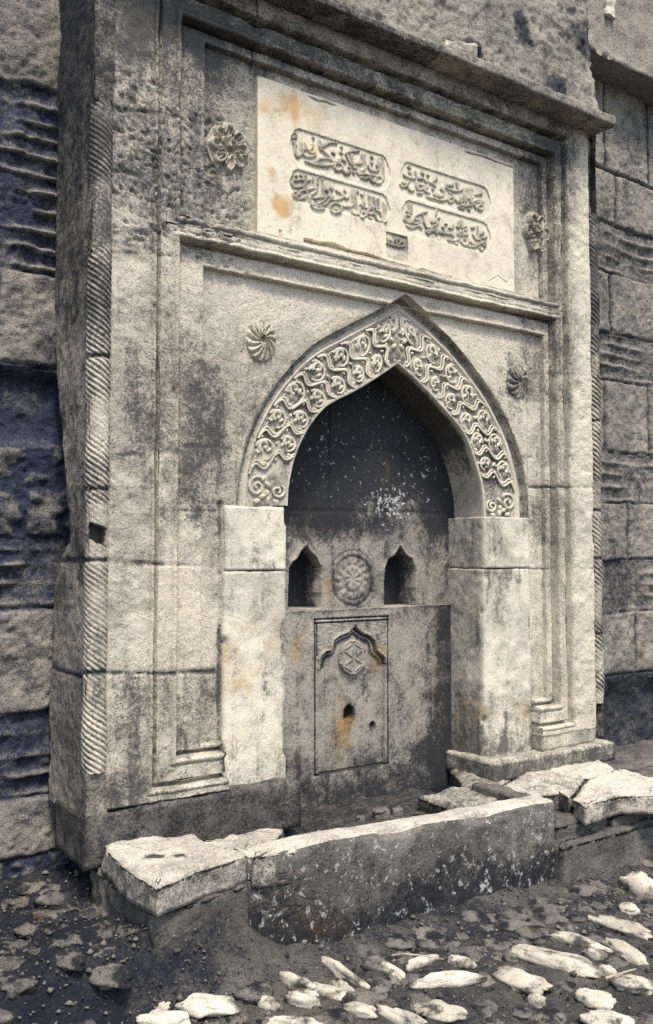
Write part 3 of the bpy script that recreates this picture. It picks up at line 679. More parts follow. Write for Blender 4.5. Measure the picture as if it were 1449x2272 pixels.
DT = [[(-75, 1200), (-20, 1212), (40, 1232), (100, 1246), (175, 1240)], [(50, 1140), (70, 1210), (112, 1202), (90, 1150)], [(-30, 1160), (10, 1190), (30, 1150)], [(120, 1180), (150, 1190)], [(-60, 1170), (-45, 1180)]]
PX0, PX1 = W(571, 400, Y_PLAQ)[0], W(1140, 500, Y_PLAQ)[0]; PZ0, PZ1 = 2.952, 3.672
def cart(p_tl, p_tr, p_bl, f):
    (xa, za), (xb, zb), (xc, zc) = f([p_tl, p_tr, p_bl]); z1 = .5*(za+zb); z0 = zc; h = z1-z0; r = .03
    # long field with ogee pointed ends
    o = [(xa+r, z1), (xb-r, z1), (xb-.008, z1-.012), (xb, z1-.03), (xb+.012, z1-.05), (xb+.022, z1-h*.5), (xb+.012, z0+.05), (xb, z0+.03), (xb-r, z0), (xa+r, z0), (xa, z0+.03), (xa-.012, z0+.05), (xa-.022, z1-h*.5), (xa-.012, z1-.05), (xa, z1-.03), (xa+.008, z1-.012)]
    return o
CARTS = [(cart((120, 80), (1335, 430), (120, 560), c1), [c1(s) for s in UL]), (cart((115, 610), (1330, 925), (115, 1005), c1), [c1(s) for s in LL]),
         (cart((150, 110), (1290, 450), (150, 560), c2), [c2(s) for s in UR]), (cart((165, 625), (1290, 925), (165, 1060), c2), [c2(s) for s in LR])]
dxa, dza = W(857, 513, Y_PLAQ); dxb, dzb = W(905, 583, Y_PLAQ)
dz1 = W(880, 519, Y_PLAQ)[1]; dz0 = W(880, 578, Y_PLAQ)[1]
CARTS.append(([(dxa, dz1), (dxb, dz1), (dxb, dz0), (dxa, dz0)], [c2(s) for s in DT]))
st = .0023
xs = np.arange(PX0, PX1, st); zs = np.arange(PZ0, PZ1, st)
X, Z = np.meshgrid(xs, zs, indexing='ij'); V = np.stack([X.ravel(), np.full(X.size, Y_PLAQ), Z.ravel()], -1)
at = np.zeros((len(V), 3)); hh = np.zeros(len(V)); owner = np.full(len(V), -1)
for k, (poly, strokes) in enumerate(CARTS):
    pa = np.array(poly); sel = np.where((V[:, 0] > pa[:, 0].min()-.03) & (V[:, 0] < pa[:, 0].max()+.03) & (V[:, 2] > pa[:, 1].min()-.03) & (V[:, 2] < pa[:, 1].max()+.03))[0]
    v = V[sel]; i = inside(v, poly); d = seg_d(v, list(poly) + [poly[0]])
    dep = .007 if k < 4 else .008
    y = np.where(i, dep*sstep(0, .005, d), 0)
    D = np.full(len(v), 9.)
    for s in strokes:
        s = np.array(s); 
        if len(s) > 2: s = crv(s, 3*len(s))
        bx = np.where((v[:, 0] > s[:, 0].min()-.02) & (v[:, 0] < s[:, 0].max()+.02) & (v[:, 2] > s[:, 1].min()-.02) & (v[:, 2] < s[:, 1].max()+.02))[0]
        if len(bx): D[bx] = np.minimum(D[bx], seg_d(v[bx], s))
    wdt = .0056 + .0018*fbm(v, 26, 2, 3)
    let = sstep(wdt+.0020, wdt-.0008, D)
    y = y - let*(dep+.002); at[sel, 0] += .55*let  # letters darkened for their shadow and grime
    hh[sel] += y; owner[sel[i]] = k
    at[sel, 0] += i*(.38*np.exp(-((D-.010)/.004)**2) + .06 + (.35 if k == 4 else 0)) + .45*np.exp(-(d/.004)**2)*(v[:, 2] > pa[:, 1].mean())  # upper-edge shadow line painted in; letter surrounds carry shadow and grime
V[:, 1] += hh
sx, sz = W(630, 455, Y_PLAQ); rr = np.hypot(V[:, 0]-sx, V[:, 2]-sz)
at[:, 1] += 1.5*np.exp(-(rr/.035)**2) + .7*np.exp(-((rr-.05)/.02)**2)
for (px, py, r, a_) in ((690, 255, .12, .55), (600, 330, .08, .5), (640, 240, .10, .6), (830, 260, .1, .4), (605, 385, .03, .9), (690, 330, .06, .7), (1000, 350, .06, .4), (580, 240, .05, .8), (880, 430, .05, .4), (850, 545, .05, .5)):
    qx, qz = W(px, py, Y_PLAQ); at[:, 1] += a_*np.exp(-((V[:, 0]-qx)**2 + (V[:, 2]-qz)**2)/r**2)
# cracked top edge and broken lower edge, chipped lower right corner
ez = np.minimum(PZ1 - V[:, 2], 9) + .012*fbm(V, 12, 3, 7); g = np.exp(-((ez-.012)/.004)**2)*sstep(-.1, .2, fbm(V, 5, 2, 71)); V[:, 1] += .012*g; at[:, 0] += .9*g
cr = seg_d(V, wp([(1085, 625), (1105, 612), (1125, 628), (1133, 615)], Y_PLAQ)); g = np.exp(-(cr/.003)**2); V[:, 1] += .004*g; at[:, 0] += .35*g
gx0, gx1 = W(625, 540, .06)[0], W(1000, 600, .06)[0]; ez = V[:, 2] - PZ0 - .020*fbm(V, 9, 3, 17) - .026*sstep(gx1, gx0, V[:, 0]); g = sstep(.006, -.004, ez)*sstep(gx0-.02, gx0+.02, V[:, 0])*sstep(gx1+.02, gx1-.02, V[:, 0])*sstep(-.35, -.2, fbm(V, 4, 2, 18)); V[:, 1] += .05*g; at[:, 0] += 1.2*g
V = weather(V, .0018, 15); 
own = owner.reshape(len(xs), len(zs)); F = gridF(len(xs), len(zs))
fo = owner[F]; fk = np.where((fo == fo[:, :1]).all(1), fo[:, 0], -1)
def sub(name, F_, parent, label=None):
    u, inv = np.unique(F_, return_inverse=True)
    o = mk(name, V[u], inv.reshape(-1, 4), M['marble'], parent, at[u])
    if label: o['label'] = label
    return o
# plaque body: front plus a skirt back into the wall
IP = sub('inscription_panel', F[fk == -1], FT, 'pale marble inscription panel with four lines of Arabic script')
for k in range(4): sub('cartouche', F[fk == k], IP)
sub('date_tablet', F[fk == 4], IP)
def edge_box(x0, x1, z0, z1, ya, yb):
    c = np.array([(x0, ya, z0), (x1, ya, z0), (x1, ya, z1), (x0, ya, z1)]); d = c.copy(); d[:, 1] = yb
    n = 120; V = []
    for a, b in zip(range(4), (1, 2, 3, 0)):
        for t in np.linspace(0, 1, n, endpoint=False): V.append([c[a]+(c[b]-c[a])*t, d[a]+(d[b]-d[a])*t])
    return np.array(V).reshape(-1, 3), gridF(4*n, 2, closed=True)
ev, ef = edge_box(PX0, xs[-1], PZ0, zs[-1], Y_PLAQ+.001, Y_PANEL+.03)
mk('panel_edge', ev, ef, M['marble'], IP, None)

# ---- side returns, corner colonnettes
XL, XR = 1.24, 4.325
def return_face(name, X, back, z0, z1, mat, seed, flip, label):
    zs = np.arange(z0, z1, .010); n = 46
    bz = np.array(back); by = np.interp(zs, bz[:, 1], bz[:, 0])
    rows = []
    for z, b in zip(zs, by):
        t = np.linspace(0, 1, n); rows.append(np.stack([np.full(n, X), .01 + (b-.01)*t, np.full(n, z)], -1))
    V = np.array(rows); a_, b_ = V.shape[:2]; tt = np.tile(np.linspace(0, 1, n), a_); V = V.reshape(-1, 3)
    at = np.zeros((len(V), 3)); at[:, 0] = .15 + .4*fbm(V, 3, 2, seed) + .6*sstep(2.4, 3.4, V[:, 2])  # upper part darkened, the overhang's shade put into the colour
    sg = -1 if not flip else 1
    V[:, 0] += -sg*(.012*fbm(V, 6, 4, seed) + .008*np.abs(fbm(V, 25, 3, seed+2))) - sg*.05*sstep(.86, 1., tt)**1.5
    V[:, 1] += .034*fbm(V, 7, 4, seed+6)*sstep(.4, 1, tt)
    for (px, py) in ((150, 1243), (150, 1492)):
        zj = PX(px, py, XL)[1]; g = np.exp(-((V[:, 2]-zj+.008*fbm(V, 12, 2, 4))/.007)**2); V[:, 0] -= sg*.009*g; at[:, 0] += .7*g
    # vertical sunk fillets
    return mk(name, V, gridF(a_, b_, flip=not flip), mat, FT, at)
back = [PX(x, y, XL) for x, y in [(100, 1776), (100, 1600), (106, 1500), (112, 1300), (128, 1246), (146, 1200), (150, 1150), (138, 1060), (128, 980), (122, 900), (113, 800), (112, 640), (116, 300), (118, 100)]]
back.append((back[-1][0], 5.3))
return_face('side_return', XL, back, .47, 5.3, M['rough'], 81, False, '')
return_face('side_return', XR, [(.5, .4), (.5, 5.3)], .45, 4.06, M['rough'], 82, True, '')
# left corner above the colonnette: plain pilaster up past the cornice; strip between return and frame
def colonnette(name, x, y, r, z0, z1, n, lead, amp, mat, seed, label, erode=None):
    zs = np.arange(z0, z1, .0045); th = np.linspace(0, 2*math.pi, 56, endpoint=False)
    Zz, T = np.meshgrid(zs, th, indexing='ij')
    ph = n*(T + 2*math.pi*Zz/lead)
    k = np.ones_like(Zz)
    P_ = np.stack([x + 0*T, y + 0*T, Zz], -1).reshape(-1, 3)
    er = (fbm(P_, 5, 3, seed)).reshape(Zz.shape)
    k = .2 + .8*sstep(-.2, .25, er + .5*fbm(P_, 16, 2, seed+8).reshape(Zz.shape)); ph = ph + 1.6*fbm(P_, 3.5, 3, seed+7).reshape(Zz.shape)
    end = sstep(z0, z0+.05, Zz)*sstep(z1, z1-.05, Zz)
    rr = r*(1 + (amp*(np.abs(np.sin(ph/2)) - .5)*k) + .13*er)*(.92 + .08*end)
    V = np.stack([x + rr*np.cos(T), y + rr*np.sin(T), Zz], -1).reshape(-1, 3)
    at = np.zeros((len(V), 3)); at[:, 0] = (.55*(1-np.abs(np.sin(ph/2)))*k).ravel() + .10 + .5*sstep(2.2, 2.8, V[:, 2]) + .4*fbm(V, 3, 3, seed+9)
    for (px, py) in ((220, 1243), (220, 1492), (220, 1085), (220, 790)):
        zj = W(px, py, 0)[1]; g = np.exp(-((V[:, 2]-zj)/.008)**2); V[:, 0] += -(V[:, 0]-x)*.25*g; V[:, 1] += -(V[:, 1]-y)*.25*g; at[:, 0] += .8*g
    hx, hz = W(217, 1186, 0); 
    if x < 2:
        g = ((np.abs(V[:, 0]-hx-.002) < .032) & (np.abs(V[:, 2]-hz + .5*(V[:, 0]-hx)) < .034 + .012*fbm(V, 40, 2, 3)) & (V[:, 1] < y)); V[g, 1] += .06; at[g, 0] += 1.5
    V = weather(V, .004, seed+4)
    return mk(name, V, gridF(len(zs), 56, flip=False)if False else np.vstack([gridF(len(zs), 56, flip=True), np.array([[i*56+55, i*56, (i+1)*56, (i+1)*56+55] for i in range(len(zs)-1)])]), mat, FT, at)
cz0, cz1 = W(215, 1715, 0)[1], W(205, 212, 0)[1]
colonnette('colonnette', 1.284, .032, .044, cz0, cz1, 8, .185, .19, M['lime'], 101, '')
colonnette('colonnette', 4.288, .03, .04, W(1335, 1560, 0)[1], W(1335, 480, 0)[1], 7, .2, .3, M['lime'], 102, '')
# plain corner posts carrying the colonnettes (below, above) and a core behind them
def rbox(name, x0, x1, y0, y1, z0, z1, mat, parent, seed, amp=.006, at0=0., step=.02, rnd=.012, **k):
    return rough_prism(name, [(x0, y0), (x1, y0), (x1, y1), (x0, y1)], z0, z1, mat, parent, step, amp, rnd, seed, at0, **k)
rbox('corner_post', 1.243, 1.33, .0, .2, cz1-.01, 5.3, M['rough'], FT, 111, .008, .45)
rbox('corner_post', 1.243, 1.33, .005, .2, .47, cz0+.005, M['rough'], FT, 112, .008, .15)
rbox('corner_post', 1.25, 1.33, .055, .2, cz0, cz1, M['rough'], FT, 113, .006, .6)
rbox('corner_post', 4.235, 4.32, .05, .2, .45, 4.06, M['rough'], FT, 114, .006, .3)
# core: closes the body of the fountain behind its faces
def box(name, x0, x1, y0, y1, z0, z1, mat, parent, at0=0.):
    V = np.array([(x, y, z) for x in (x0, x1) for y in (y0, y1) for z in (z0, z1)])
    F = np.array([(0, 1, 3, 2), (4, 6, 7, 5), (0, 4, 5, 1), (2, 3, 7, 6), (0, 2, 6, 4), (1, 5, 7, 3)])
    at = np.zeros((8, 3)); at[:, 0] = at0
    return mk(name, V, F, mat, parent, at, smooth=False)
box('core', 1.32, 4.24, .56, .62, .2, 5.3, M['damp'], FT, .5)
# plinth under the frame, either side of the niche
PLZ = .505
rbox('plinth', 1.235, LJ1+.02, -.012, .33, .30, PLZ-.002, M['damp'], FT, 121, .012, .35, rnd=.02)
rbox('plinth', RJ1+.01, 4.243, .006, .33, .426, .53, M['lime'], FT, 123, .006, .1, rnd=.008)
rbox('plinth', RJ0-.045, 4.335, -.055, .33, .325, .432, M['lime'], FT, 122, .012, .25, rnd=.02, side_dirt=.35)
# cornice: drip slab over the whole front
rbox('cornice_slab', 1.22, 2.955, -.135, .3, 3.985, 4.025, M['rough'], FT, 131, .010, .35, rnd=.012)
rbox('cornice_slab', 2.958, 4.302, -.15, .3, 3.982, 4.045, M['rough'], FT, 132, .012, .0, rnd=.015)

# ------------------------------------------------------------------ old walls behind and above
def masonry(name, xs, zs, Y, rows, label, seed, amp=1., tone=0., mat='wall', edge=None, bk=1.):
    X, Z = np.meshgrid(xs, zs, indexing='ij'); V = np.stack([X.ravel(), np.full(X.size, float(Y)), Z.ravel()], -1)
    at = np.zeros((len(V), 3)); y = np.zeros(len(V)); wob = .020*fbm(V, 2.5, 3, seed) + .008*fbm(V, 11, 2, seed+1)
    zz = V[:, 2] + wob
    hit = np.zeros(len(V))
    for (z0, z1, kind) in rows:
        m_ = ((zz >= z0) & (zz < z1)); s = (zz - z0)/(z1-z0)
        if kind == 'b':      # brick courses, eroded behind pale mortar ledges
            n = max(1, round((z1-z0)/.083)); f = (s*n + .35*fbm(V, 1.7, 2, seed+15, (1, 1, 3))) % 1.; ridge = np.exp(-((f-.16)/.15)**2)
            irr = .15 + .85*sstep(-.25, .35, fbm(V, 5, 3, seed+5))
            y += m_*(.030 - .050*ridge*irr)*(.2 + .5*bk); at[:, 0] += m_*(bk*(.95 + .5*fbm(V, 3, 3, seed+16)) - (.15+.85*bk)*ridge*irr)
        elif kind == 's':    # squared stone course
            row = int(z0*100); L = .42 + .2*((row*7919) % 10)/10; fx = ((V[:, 0] + row*.37 + .4*wob)/L) % 1.
            jd = np.minimum(np.minimum(fx, 1-fx)*L, np.minimum(zz-z0, z1-zz)); g = np.exp(-(np.maximum(jd, 0)/.010)**2)
            y += m_*(.028*g - .008); at[:, 0] += m_*(.8*g + .05)
        elif kind == 'h':    # robbed hole
            y += m_*.07*sstep(0, .2, s)*sstep(1, .8, s); at[:, 0] += m_*.8
        elif kind == 'p':
            y += m_*.02*fbm(V, 3, 3, seed+7); y += m_*.02*fbm(V, 9, 4, seed+17, gain=.7); at[:, 0] += m_*(.14 + .5*fbm(V, 1.6, 3, seed+8) + .9*sstep(.15, .45, fbm(V, 4.5, 3, seed+18)))
        elif kind == 'r':    # rubble and mortar
            q = fbm(V, 5, 3, seed+7, (1, 1, 1.7)); y += m_*(-.035*np.abs(q)*2 + .01); at[:, 0] += m_*(.25 + .9*sstep(.0, -.25, np.abs(q)*2 - .35))
    y += amp*(.022*fbm(V, 4, 4, seed+9) + .012*fbm(V, 16, 3, seed+10) + .006*fbm(V, 45, 2, seed+11))
    at[:, 0] += tone + .25*fbm(V, 2.2, 3, seed+12)
    V[:, 1] += y
    if edge: V = edge(V, at)
    c = (float(xs[0]+xs[-1])/2, float(Y), float(zs[0]))
    o = mk(name, V, gridF(len(xs), len(zs)), M[mat], None, at, loc=c)
    return tag(o, label, 'wall')
def sp(a, b, fa, fb, fine, coarse):
    return np.unique(np.concatenate([np.arange(a, fa, coarse), np.arange(fa, fb, fine), np.arange(fb, b+coarse, coarse)]))
zl = lambda py: W(100, py, .46)[1]
rl = [(-.2, .24, 'r'), (.24, zl(1760), 's'), (zl(1760), zl(1572), 'b'), (zl(1572), zl(1348), 's'), (zl(1348), zl(1190), 'b'), (zl(1190), zl(1000), 'r'), (zl(1000), zl(815), 'h'), (zl(815), zl(608), 's'), (zl(608), zl(205), 'b'), (zl(205), zl(-100), 's'), (zl(-100), 4.6, 'b'), (4.6, 5.3, 's')]
masonry('masonry_wall', sp(-2.4, 1.42, .75, 1.42, .008, .05), sp(-.2, 5.3, -.2, 4.2, .008, .04), .46, rl, 'dark banded brick and stone wall left of the fountain', 201, 1.4, .06, 'darkwall', bk=.75)
zr = lambda py: W(1345, py, .42)[1]
rr_ = [(-.2, zr(1500), 'h'), (zr(1500), zr(1360), 's'), (zr(1360), zr(1245), 'b'), (zr(1245), zr(1112), 's'), (zr(1112), zr(1000), 'b'), (zr(1000), zr(840), 's'), (zr(840), zr(740), 'b'), (zr(740), zr(600), 's'), (zr(600), zr(495), 'b'), (zr(495), zr(380), 's'), (zr(380), 4.8, 's'), (4.8, 5.4, 's'), (5.4, 6., 's')]
masonry('masonry_wall', sp(4.2, 8.4, 4.2, 6., .010, .05), sp(-.2, 6., -.2, 5.6, .010, .04), .42, rr_, 'grey banded masonry wall right of the fountain', 231, 1.2, .04, bk=.4)
def ue(V, at):
    V[:, 1] += -.02 + .10*sstep(4.1, 5.0, V[:, 2]); at[:, 0] -= .12
    return V
masonry('masonry_wall', sp(1.32, 4.36, 2.2, 4.36, .009, .03), np.arange(4.02, 5.7, .010), .05, [(4.0, 5.8, 'p')], 'crumbling rubble wall above the cornice slab', 261, 1.6, -.02, edge=ue)
# jutting upper wall at the right with its lower arris
zj_ = W(1255, 88, .22)[1]
xj0 = W(1257, 60, .22)[0]
rough_prism('masonry_wall', [(xj0, .2), (6.4, .2), (6.4, .62), (xj0, .62)], zj_, 6.2, M['wall'], None, .03, .025, .03, 271, -.1, loc=(5.3, .4, zj_), stepz=.03)
tag(bpy.data.objects['masonry_wall.003'], 'jutting upper wall block casting shadow at the upper right', 'wall')
wx, wz = W(1352, 20, .19)
rough_prism('pale_patch', [(wx-.045, .178), (wx-.01, .168), (wx+.04, .174), (wx+.05, .24), (wx-.05, .24)], wz-.055, wz+.10, M['cobble'], None, .012, .016, .016, 272, -.5, loc=(wx, .2, wz))  # added pale lump that makes a bright spot on the wall
tag(bpy.data.objects['pale_patch'], 'small bright white lump added to the upper wall at the right', 'stone')
# loose fragment on the cornice
fx, fz = W(1040, 90, -.13)
rough_prism('stone_fragment', [(fx-.16, -.128), (fx+.05, -.138), (fx+.075, -.06), (fx-.1, -.02)], 4.04, 4.10, M['slabstone'], None, .012, .012, .014, 281, .15, loc=(fx, -.08, 4.04), tilt=(.15, 0))
tag(bpy.data.objects['stone_fragment'], 'broken stone fragment lying on the cornice slab', 'stone')

# ------------------------------------------------------------------ trough, slabs and paving in front
TR = empty('stone_trough', (2.5, -.5, 0), 'long stone water trough with pale worn rim before the niche', 'trough')
yF = -.56
tx0, tx1 = 1.685, 3.245
def trough_front():
    nL = 230; prof = [(yF+.02, -.05), (yF+.012, .02)] + [(yF+.012-.010*t, .02+.36*t) for t in np.linspace(.05, 1, 34)] + [(yF+.006, .396), (yF+.02, .402)] + [(yF+.02+.09*t, .403) for t in np.linspace(.15, 1, 8)] + [(yF+.115, .395), (yF+.118, .36), (yF+.12, .28), (yF+.12, .18)]
    x = np.linspace(tx0, tx1, nL); top = np.interp(x, [tx0, tx1], [.030, -.028])
    V = np.array([[(xx, y, z + (tt if z > .3 else tt*max(0, z/.3))) for y, z in prof] for xx, tt in zip(x, top)])
    c0, c1 = V[:1]*1., V[-1:]*1.; c0[..., 1] = c1[..., 1] = yF + .06; V = np.concatenate([c0, V, c1])
    a_, b_ = V.shape[:2]; V = V.reshape(-1, 3); zc = np.tile(np.array([p[1] for p in prof]), a_); yc = np.tile(np.array([p[0] for p in prof]), a_)
    at = np.zeros((len(V), 3)); on_top = (zc > .395)
    at[:, 0] = .05 + .85*sstep(.30, .05, zc + .12*fbm(V, 5, 3, 5)) - .25*sstep(.3, .4, zc)
    at[:, 2] += .9
    at[:, 1] += .5*np.exp(-((V[:, 0]-1.95)/.15)**2-((V[:, 2]-.15)/.15)**2)
    chip = .034*sstep(.08, .45, fbm(V, 7, 3, 8))*np.exp(-((zc-.40)/.03)**2)*np.exp(-((yc-yF)/.03)**2)
    lf = sstep(2.02, 1.70, V[:, 0] + .05*fbm(V, 6, 2, 12)); V[:, 1] += .075*lf*(zc > -1); V[:, 2] -= .035*lf*(zc > .3)
    V[:, 1] += .014*fbm(V, 6, 4, 6) + .006*fbm(V, 30, 2, 7) + chip
    V[:, 2] += (.008*fbm(V, 8, 3, 9) - chip*.7)*(zc > .2)
    q = np.array([[(i*b_+j) for j in range(b_)] for i in range(a_)])
    F = gridF(a_, b_)
    # ends as fans
    ends = []
    for e, rev in ((0, False), (a_-1, True)):
        ids = [e*b_+j for j in range(b_)]
        ends.append((ids, rev))
    return V, F, at, on_top, ends, b_
V, F, at, ot, ends, nb = trough_front()
fz_ = ot[F].all(1)
def subset(F_, name, mat, parent, at_=None):
    u, inv = np.unique(F_, return_inverse=True)
    return mk(name, V[u], inv.reshape(-1, F_.shape[1]), mat, parent, (at if at_ is None else at_)[u])
subset(F[~fz_], 'front_wall', M['damp'], TR)
at2 = at*0 - .05; subset(F[fz_], 'rim', M['slabstone'], TR, at2)
rbox('end_wall', 3.17, 3.25, yF+.03, -.1, -.02, .372, M['damp'], TR, 301, .012, .1, side_dirt=.1)
rbox('trough_floor', 1.75, 3.2, yF+.1, .36, -.02, .26, M['damp'], TR, 302, .02, .55, step=.03)
for n_, (x, y, r_) in enumerate(((845, 1805, 1), (880, 1800, .7), (800, 1815, .6))):
    px_, py_ = PZ(x, y, .28)
    o = rough_prism('pebble', [(px_-.045*r_, py_-.02*r_), (px_+.03*r_, py_-.03*r_), (px_+.05*r_, py_+.02*r_), (px_-.02*r_, py_+.035*r_)], .25, .285+.02*r_, M['dullcobble'], None, .01, .008, .012, 310+n_, -.2, loc=(px_, py_, .255))
    tag(o, ('largest grey stone lying in the bottom of the trough', 'middling grey stone in the trough, right of the largest one', 'smallest grey stone in the trough, left of the largest one')[n_], 'stone')
# slabs: photo outlines at their own height
def slab(pts, Z, thick, label, seed, mat='slabstone', at0=0., tilt=None, cat='slab', name='stone_slab', top=None, sd=.45, amp=.013):
    poly = [PZ(x, y, Z) for x, y in pts]; c = np.mean(poly, 0)
    o = rough_prism(name, poly, Z-thick, Z, M[mat], None, .014, amp, .022, seed, at0, loc=(c[0], c[1], Z-thick), tilt=tilt, side_dirt=sd, top_at=top)
    return tag(o, label, cat)
ha, hb = PZ(340, 1898, .405), PZ(398, 1896, .405)
def holes(V):
    d = 0
    for (hx, hy), r in ((ha, .038), (hb, .026)):
        d = d + 1.3*np.exp(-(((V[:, 0]-hx)/r)**2 + ((V[:, 1]-hy)/(r*.8))**2)**2)
    return d
slab([(228, 1868), (300, 1856), (436, 1852), (470, 1872), (542, 1884), (545, 1893), (440, 1925), (348, 1962), (282, 1925)], .405, .11, 'broad pale slab with two dark holes left of the trough', 401, top=holes)
slab([(446, 1868), (520, 1846), (610, 1830), (632, 1834), (600, 1872), (545, 1888), (480, 1872)], .395, .10, 'narrow pale slab between the holed slab and the trough', 402, at0=.1)
slab([(560, 1896), (600, 1876), (640, 1858), (690, 1848), (720, 1840), (705, 1858), (655, 1884)], .40, .12, 'small worn slab touching the left end of the trough rim', 403, at0=.15)
slab([(1110, 1742), (1180, 1706), (1270, 1702), (1300, 1722), (1262, 1768), (1240, 1756), (1150, 1768)], .35, .10, 'irregular flagstone behind the right end of the trough', 404, at0=.25)
slab([(1200, 1706), (1330, 1684), (1366, 1702), (1330, 1722), (1262, 1722)], .355, .10, 'pale wedge shaped flagstone against the right plinth', 405, at0=.0)
slab([(1270, 1768), (1308, 1726), (1372, 1704), (1449, 1722), (1520, 1726), (1520, 1760), (1372, 1760), (1300, 1782)], .352, .10, 'pale paving slab at the right end of the platform', 406, at0=.0)
slab([(1000, 1706), (1090, 1694), (1180, 1703), (1105, 1742), (1030, 1740)], .34, .10, 'dark broken flagstone at the foot of the right jamb', 407, at0=.5)
slab([(930, 1764), (1010, 1744), (1130, 1746), (1145, 1766), (1010, 1794)], .33, .10, 'dim cracked flagstone inside the trough behind its rim', 408, at0=.45)
rbox_ = rough_prism('kerb_block', [(3.27, -.545), (3.62, -.55), (3.63, -.1), (3.27, -.1)], -.05, .262, M['damp'], None, .018, .014, .02, 411, .2, loc=(3.45, -.3, -.05))
tag(rbox_, 'dark squared kerb block right of the trough end', 'block')
rbox_ = rough_prism('kerb_block', [(3.64, -.57), (4.25, -.56), (4.25, -.1), (3.64, -.1)], -.05, .255, M['damp'], None, .018, .014, .02, 412, .0, loc=(3.95, -.3, -.05))
tag(rbox_, 'lighter kerb block under the right paving slab', 'block')
rbox_ = rough_prism('kerb_block', [(3.25, -.60), (6.2, -.62), (6.2, -.5), (3.25, -.5)], -.05, .19, M['damp'], None, .02, .008, .03, 413, .1, loc=(3.9, -.6, -.05))
tag(rbox_, 'low dark stone step along the right kerb blocks', 'block')
rbox_ = rough_prism('kerb_block', [(1.292, -.525), (1.50, -.50), (1.705, -.47), (1.705, .05), (1.285, .05)], -.08, .303, M['damp'], None, .016, .016, .022, 414, .12, loc=(1.5, -.2, -.08))
tag(rbox_, 'dark stone base under the holed slab', 'block')
rbox_ = rough_prism('kerb_block', [(4.27, -.48), (6.2, -.5), (6.2, .45), (4.27, .45)], -.05, .25, M['damp'], None, .03, .02, .03, 415, .2, loc=(5.2, 0, -.05))
tag(rbox_, 'dark platform block reaching the wall at far right', 'block')

# ------------------------------------------------------------------ ground
def ground():
    xs = sp(-60, 70, -.2, 5.2, .016, 2.5); ys = sp(-70, 40, -2.2, .6, .014, 2.5)
    X, Y = np.meshgrid(xs, ys, indexing='ij'); V = np.stack([X.ravel(), Y.ravel(), np.zeros(X.size)], -1)
    at = np.zeros((len(V), 3)); near = np.exp(-((V[:, 0]-2.2)/3.)**4 - ((V[:, 1]+.8)/2.5)**4)
    z = .035*fbm(V, 2.2, 4, 501) + .020*np.abs(fbm(V, 9, 3, 502)) + .010*fbm(V, 30, 2, 503)
    # earth heaped against the base of the slabs at the left
    bank = sstep(-.68, -.50, V[:, 1] + .05*fbm(V, 3, 3, 511))*sstep(2.0, 1.55, V[:, 0] + .1*fbm(V, 4, 2, 512)); z += bank*(.19 + .05*fbm(V, 7, 4, 513)) + sstep(2., 1.3, V[:, 0])*(.022*np.abs(fbm(V, 14, 3, 521)) + .012*fbm(V, 34, 3, 522)) + .05*np.exp(-((V[:, 1]+.5)/.14)**2)
    V[:, 2] = z*near - .02
    at[:, 0] = .25 + .6*fbm(V, 3, 3, 504) + .55*sstep(1.9, .9, V[:, 0])
    at[:, 2] += .2
    return mk('ground', V, gridF(len(xs), len(ys), flip=False), M['soil'], None, at), xs, ys, V
G, gx, gy, GV = ground(); tag(G, 'dark trodden earth of the street before the fountain', 'ground', kind='structure')
GZ = GV[:, 2].reshape(len(gx), len(gy))
def gz(x, y):
    return float(GZ[np.clip(np.searchsorted(gx, x), 0, len(gx)-1), np.clip(np.searchsorted(gy, y), 0, len(gy)-1)])
# cobbles
def rock(name, c, L, Wd, H, ang, mat, seed, at0=0., sub=4):
    n1, n2 = 26, 18
    th = np.linspace(0, 2*math.pi, n1, endpoint=False); ph = np.linspace(-math.pi/2, math.pi/2, n2)
    T, P_ = np.meshgrid(th, ph, indexing='ij')
    D = np.stack([np.cos(P_)*np.cos(T), np.cos(P_)*np.sin(T), np.sin(P_)], -1).reshape(-1, 3)
    off = np.array([seed*3.1, seed*1.7, seed*.9])
    k = 1 + .42*fbm(D + off, 1.6, 2, seed) + .22*fbm(D + off, 4., 3, seed+1)
    V = D*k[:, None]; V[:, 2] = np.sign(V[:, 2])*np.abs(V[:, 2])**.8
    V *= np.array([L, Wd, H]); V[:, 2] += .004*fbm(V + off, 40, 2, seed)
    ca, sa = math.cos(ang), math.sin(ang)
    V = np.stack([V[:, 0]*ca - V[:, 1]*sa, V[:, 0]*sa + V[:, 1]*ca, V[:, 2]], -1) + np.array(c)
    at = np.zeros((len(V), 3)); at[:, 0] = at0 + .8*sstep(-.05, .4, fbm(V, 16, 4, seed+5))
    return mk(name, V, gridF(n1, n2, closed=True), mat, None, at, loc=c)
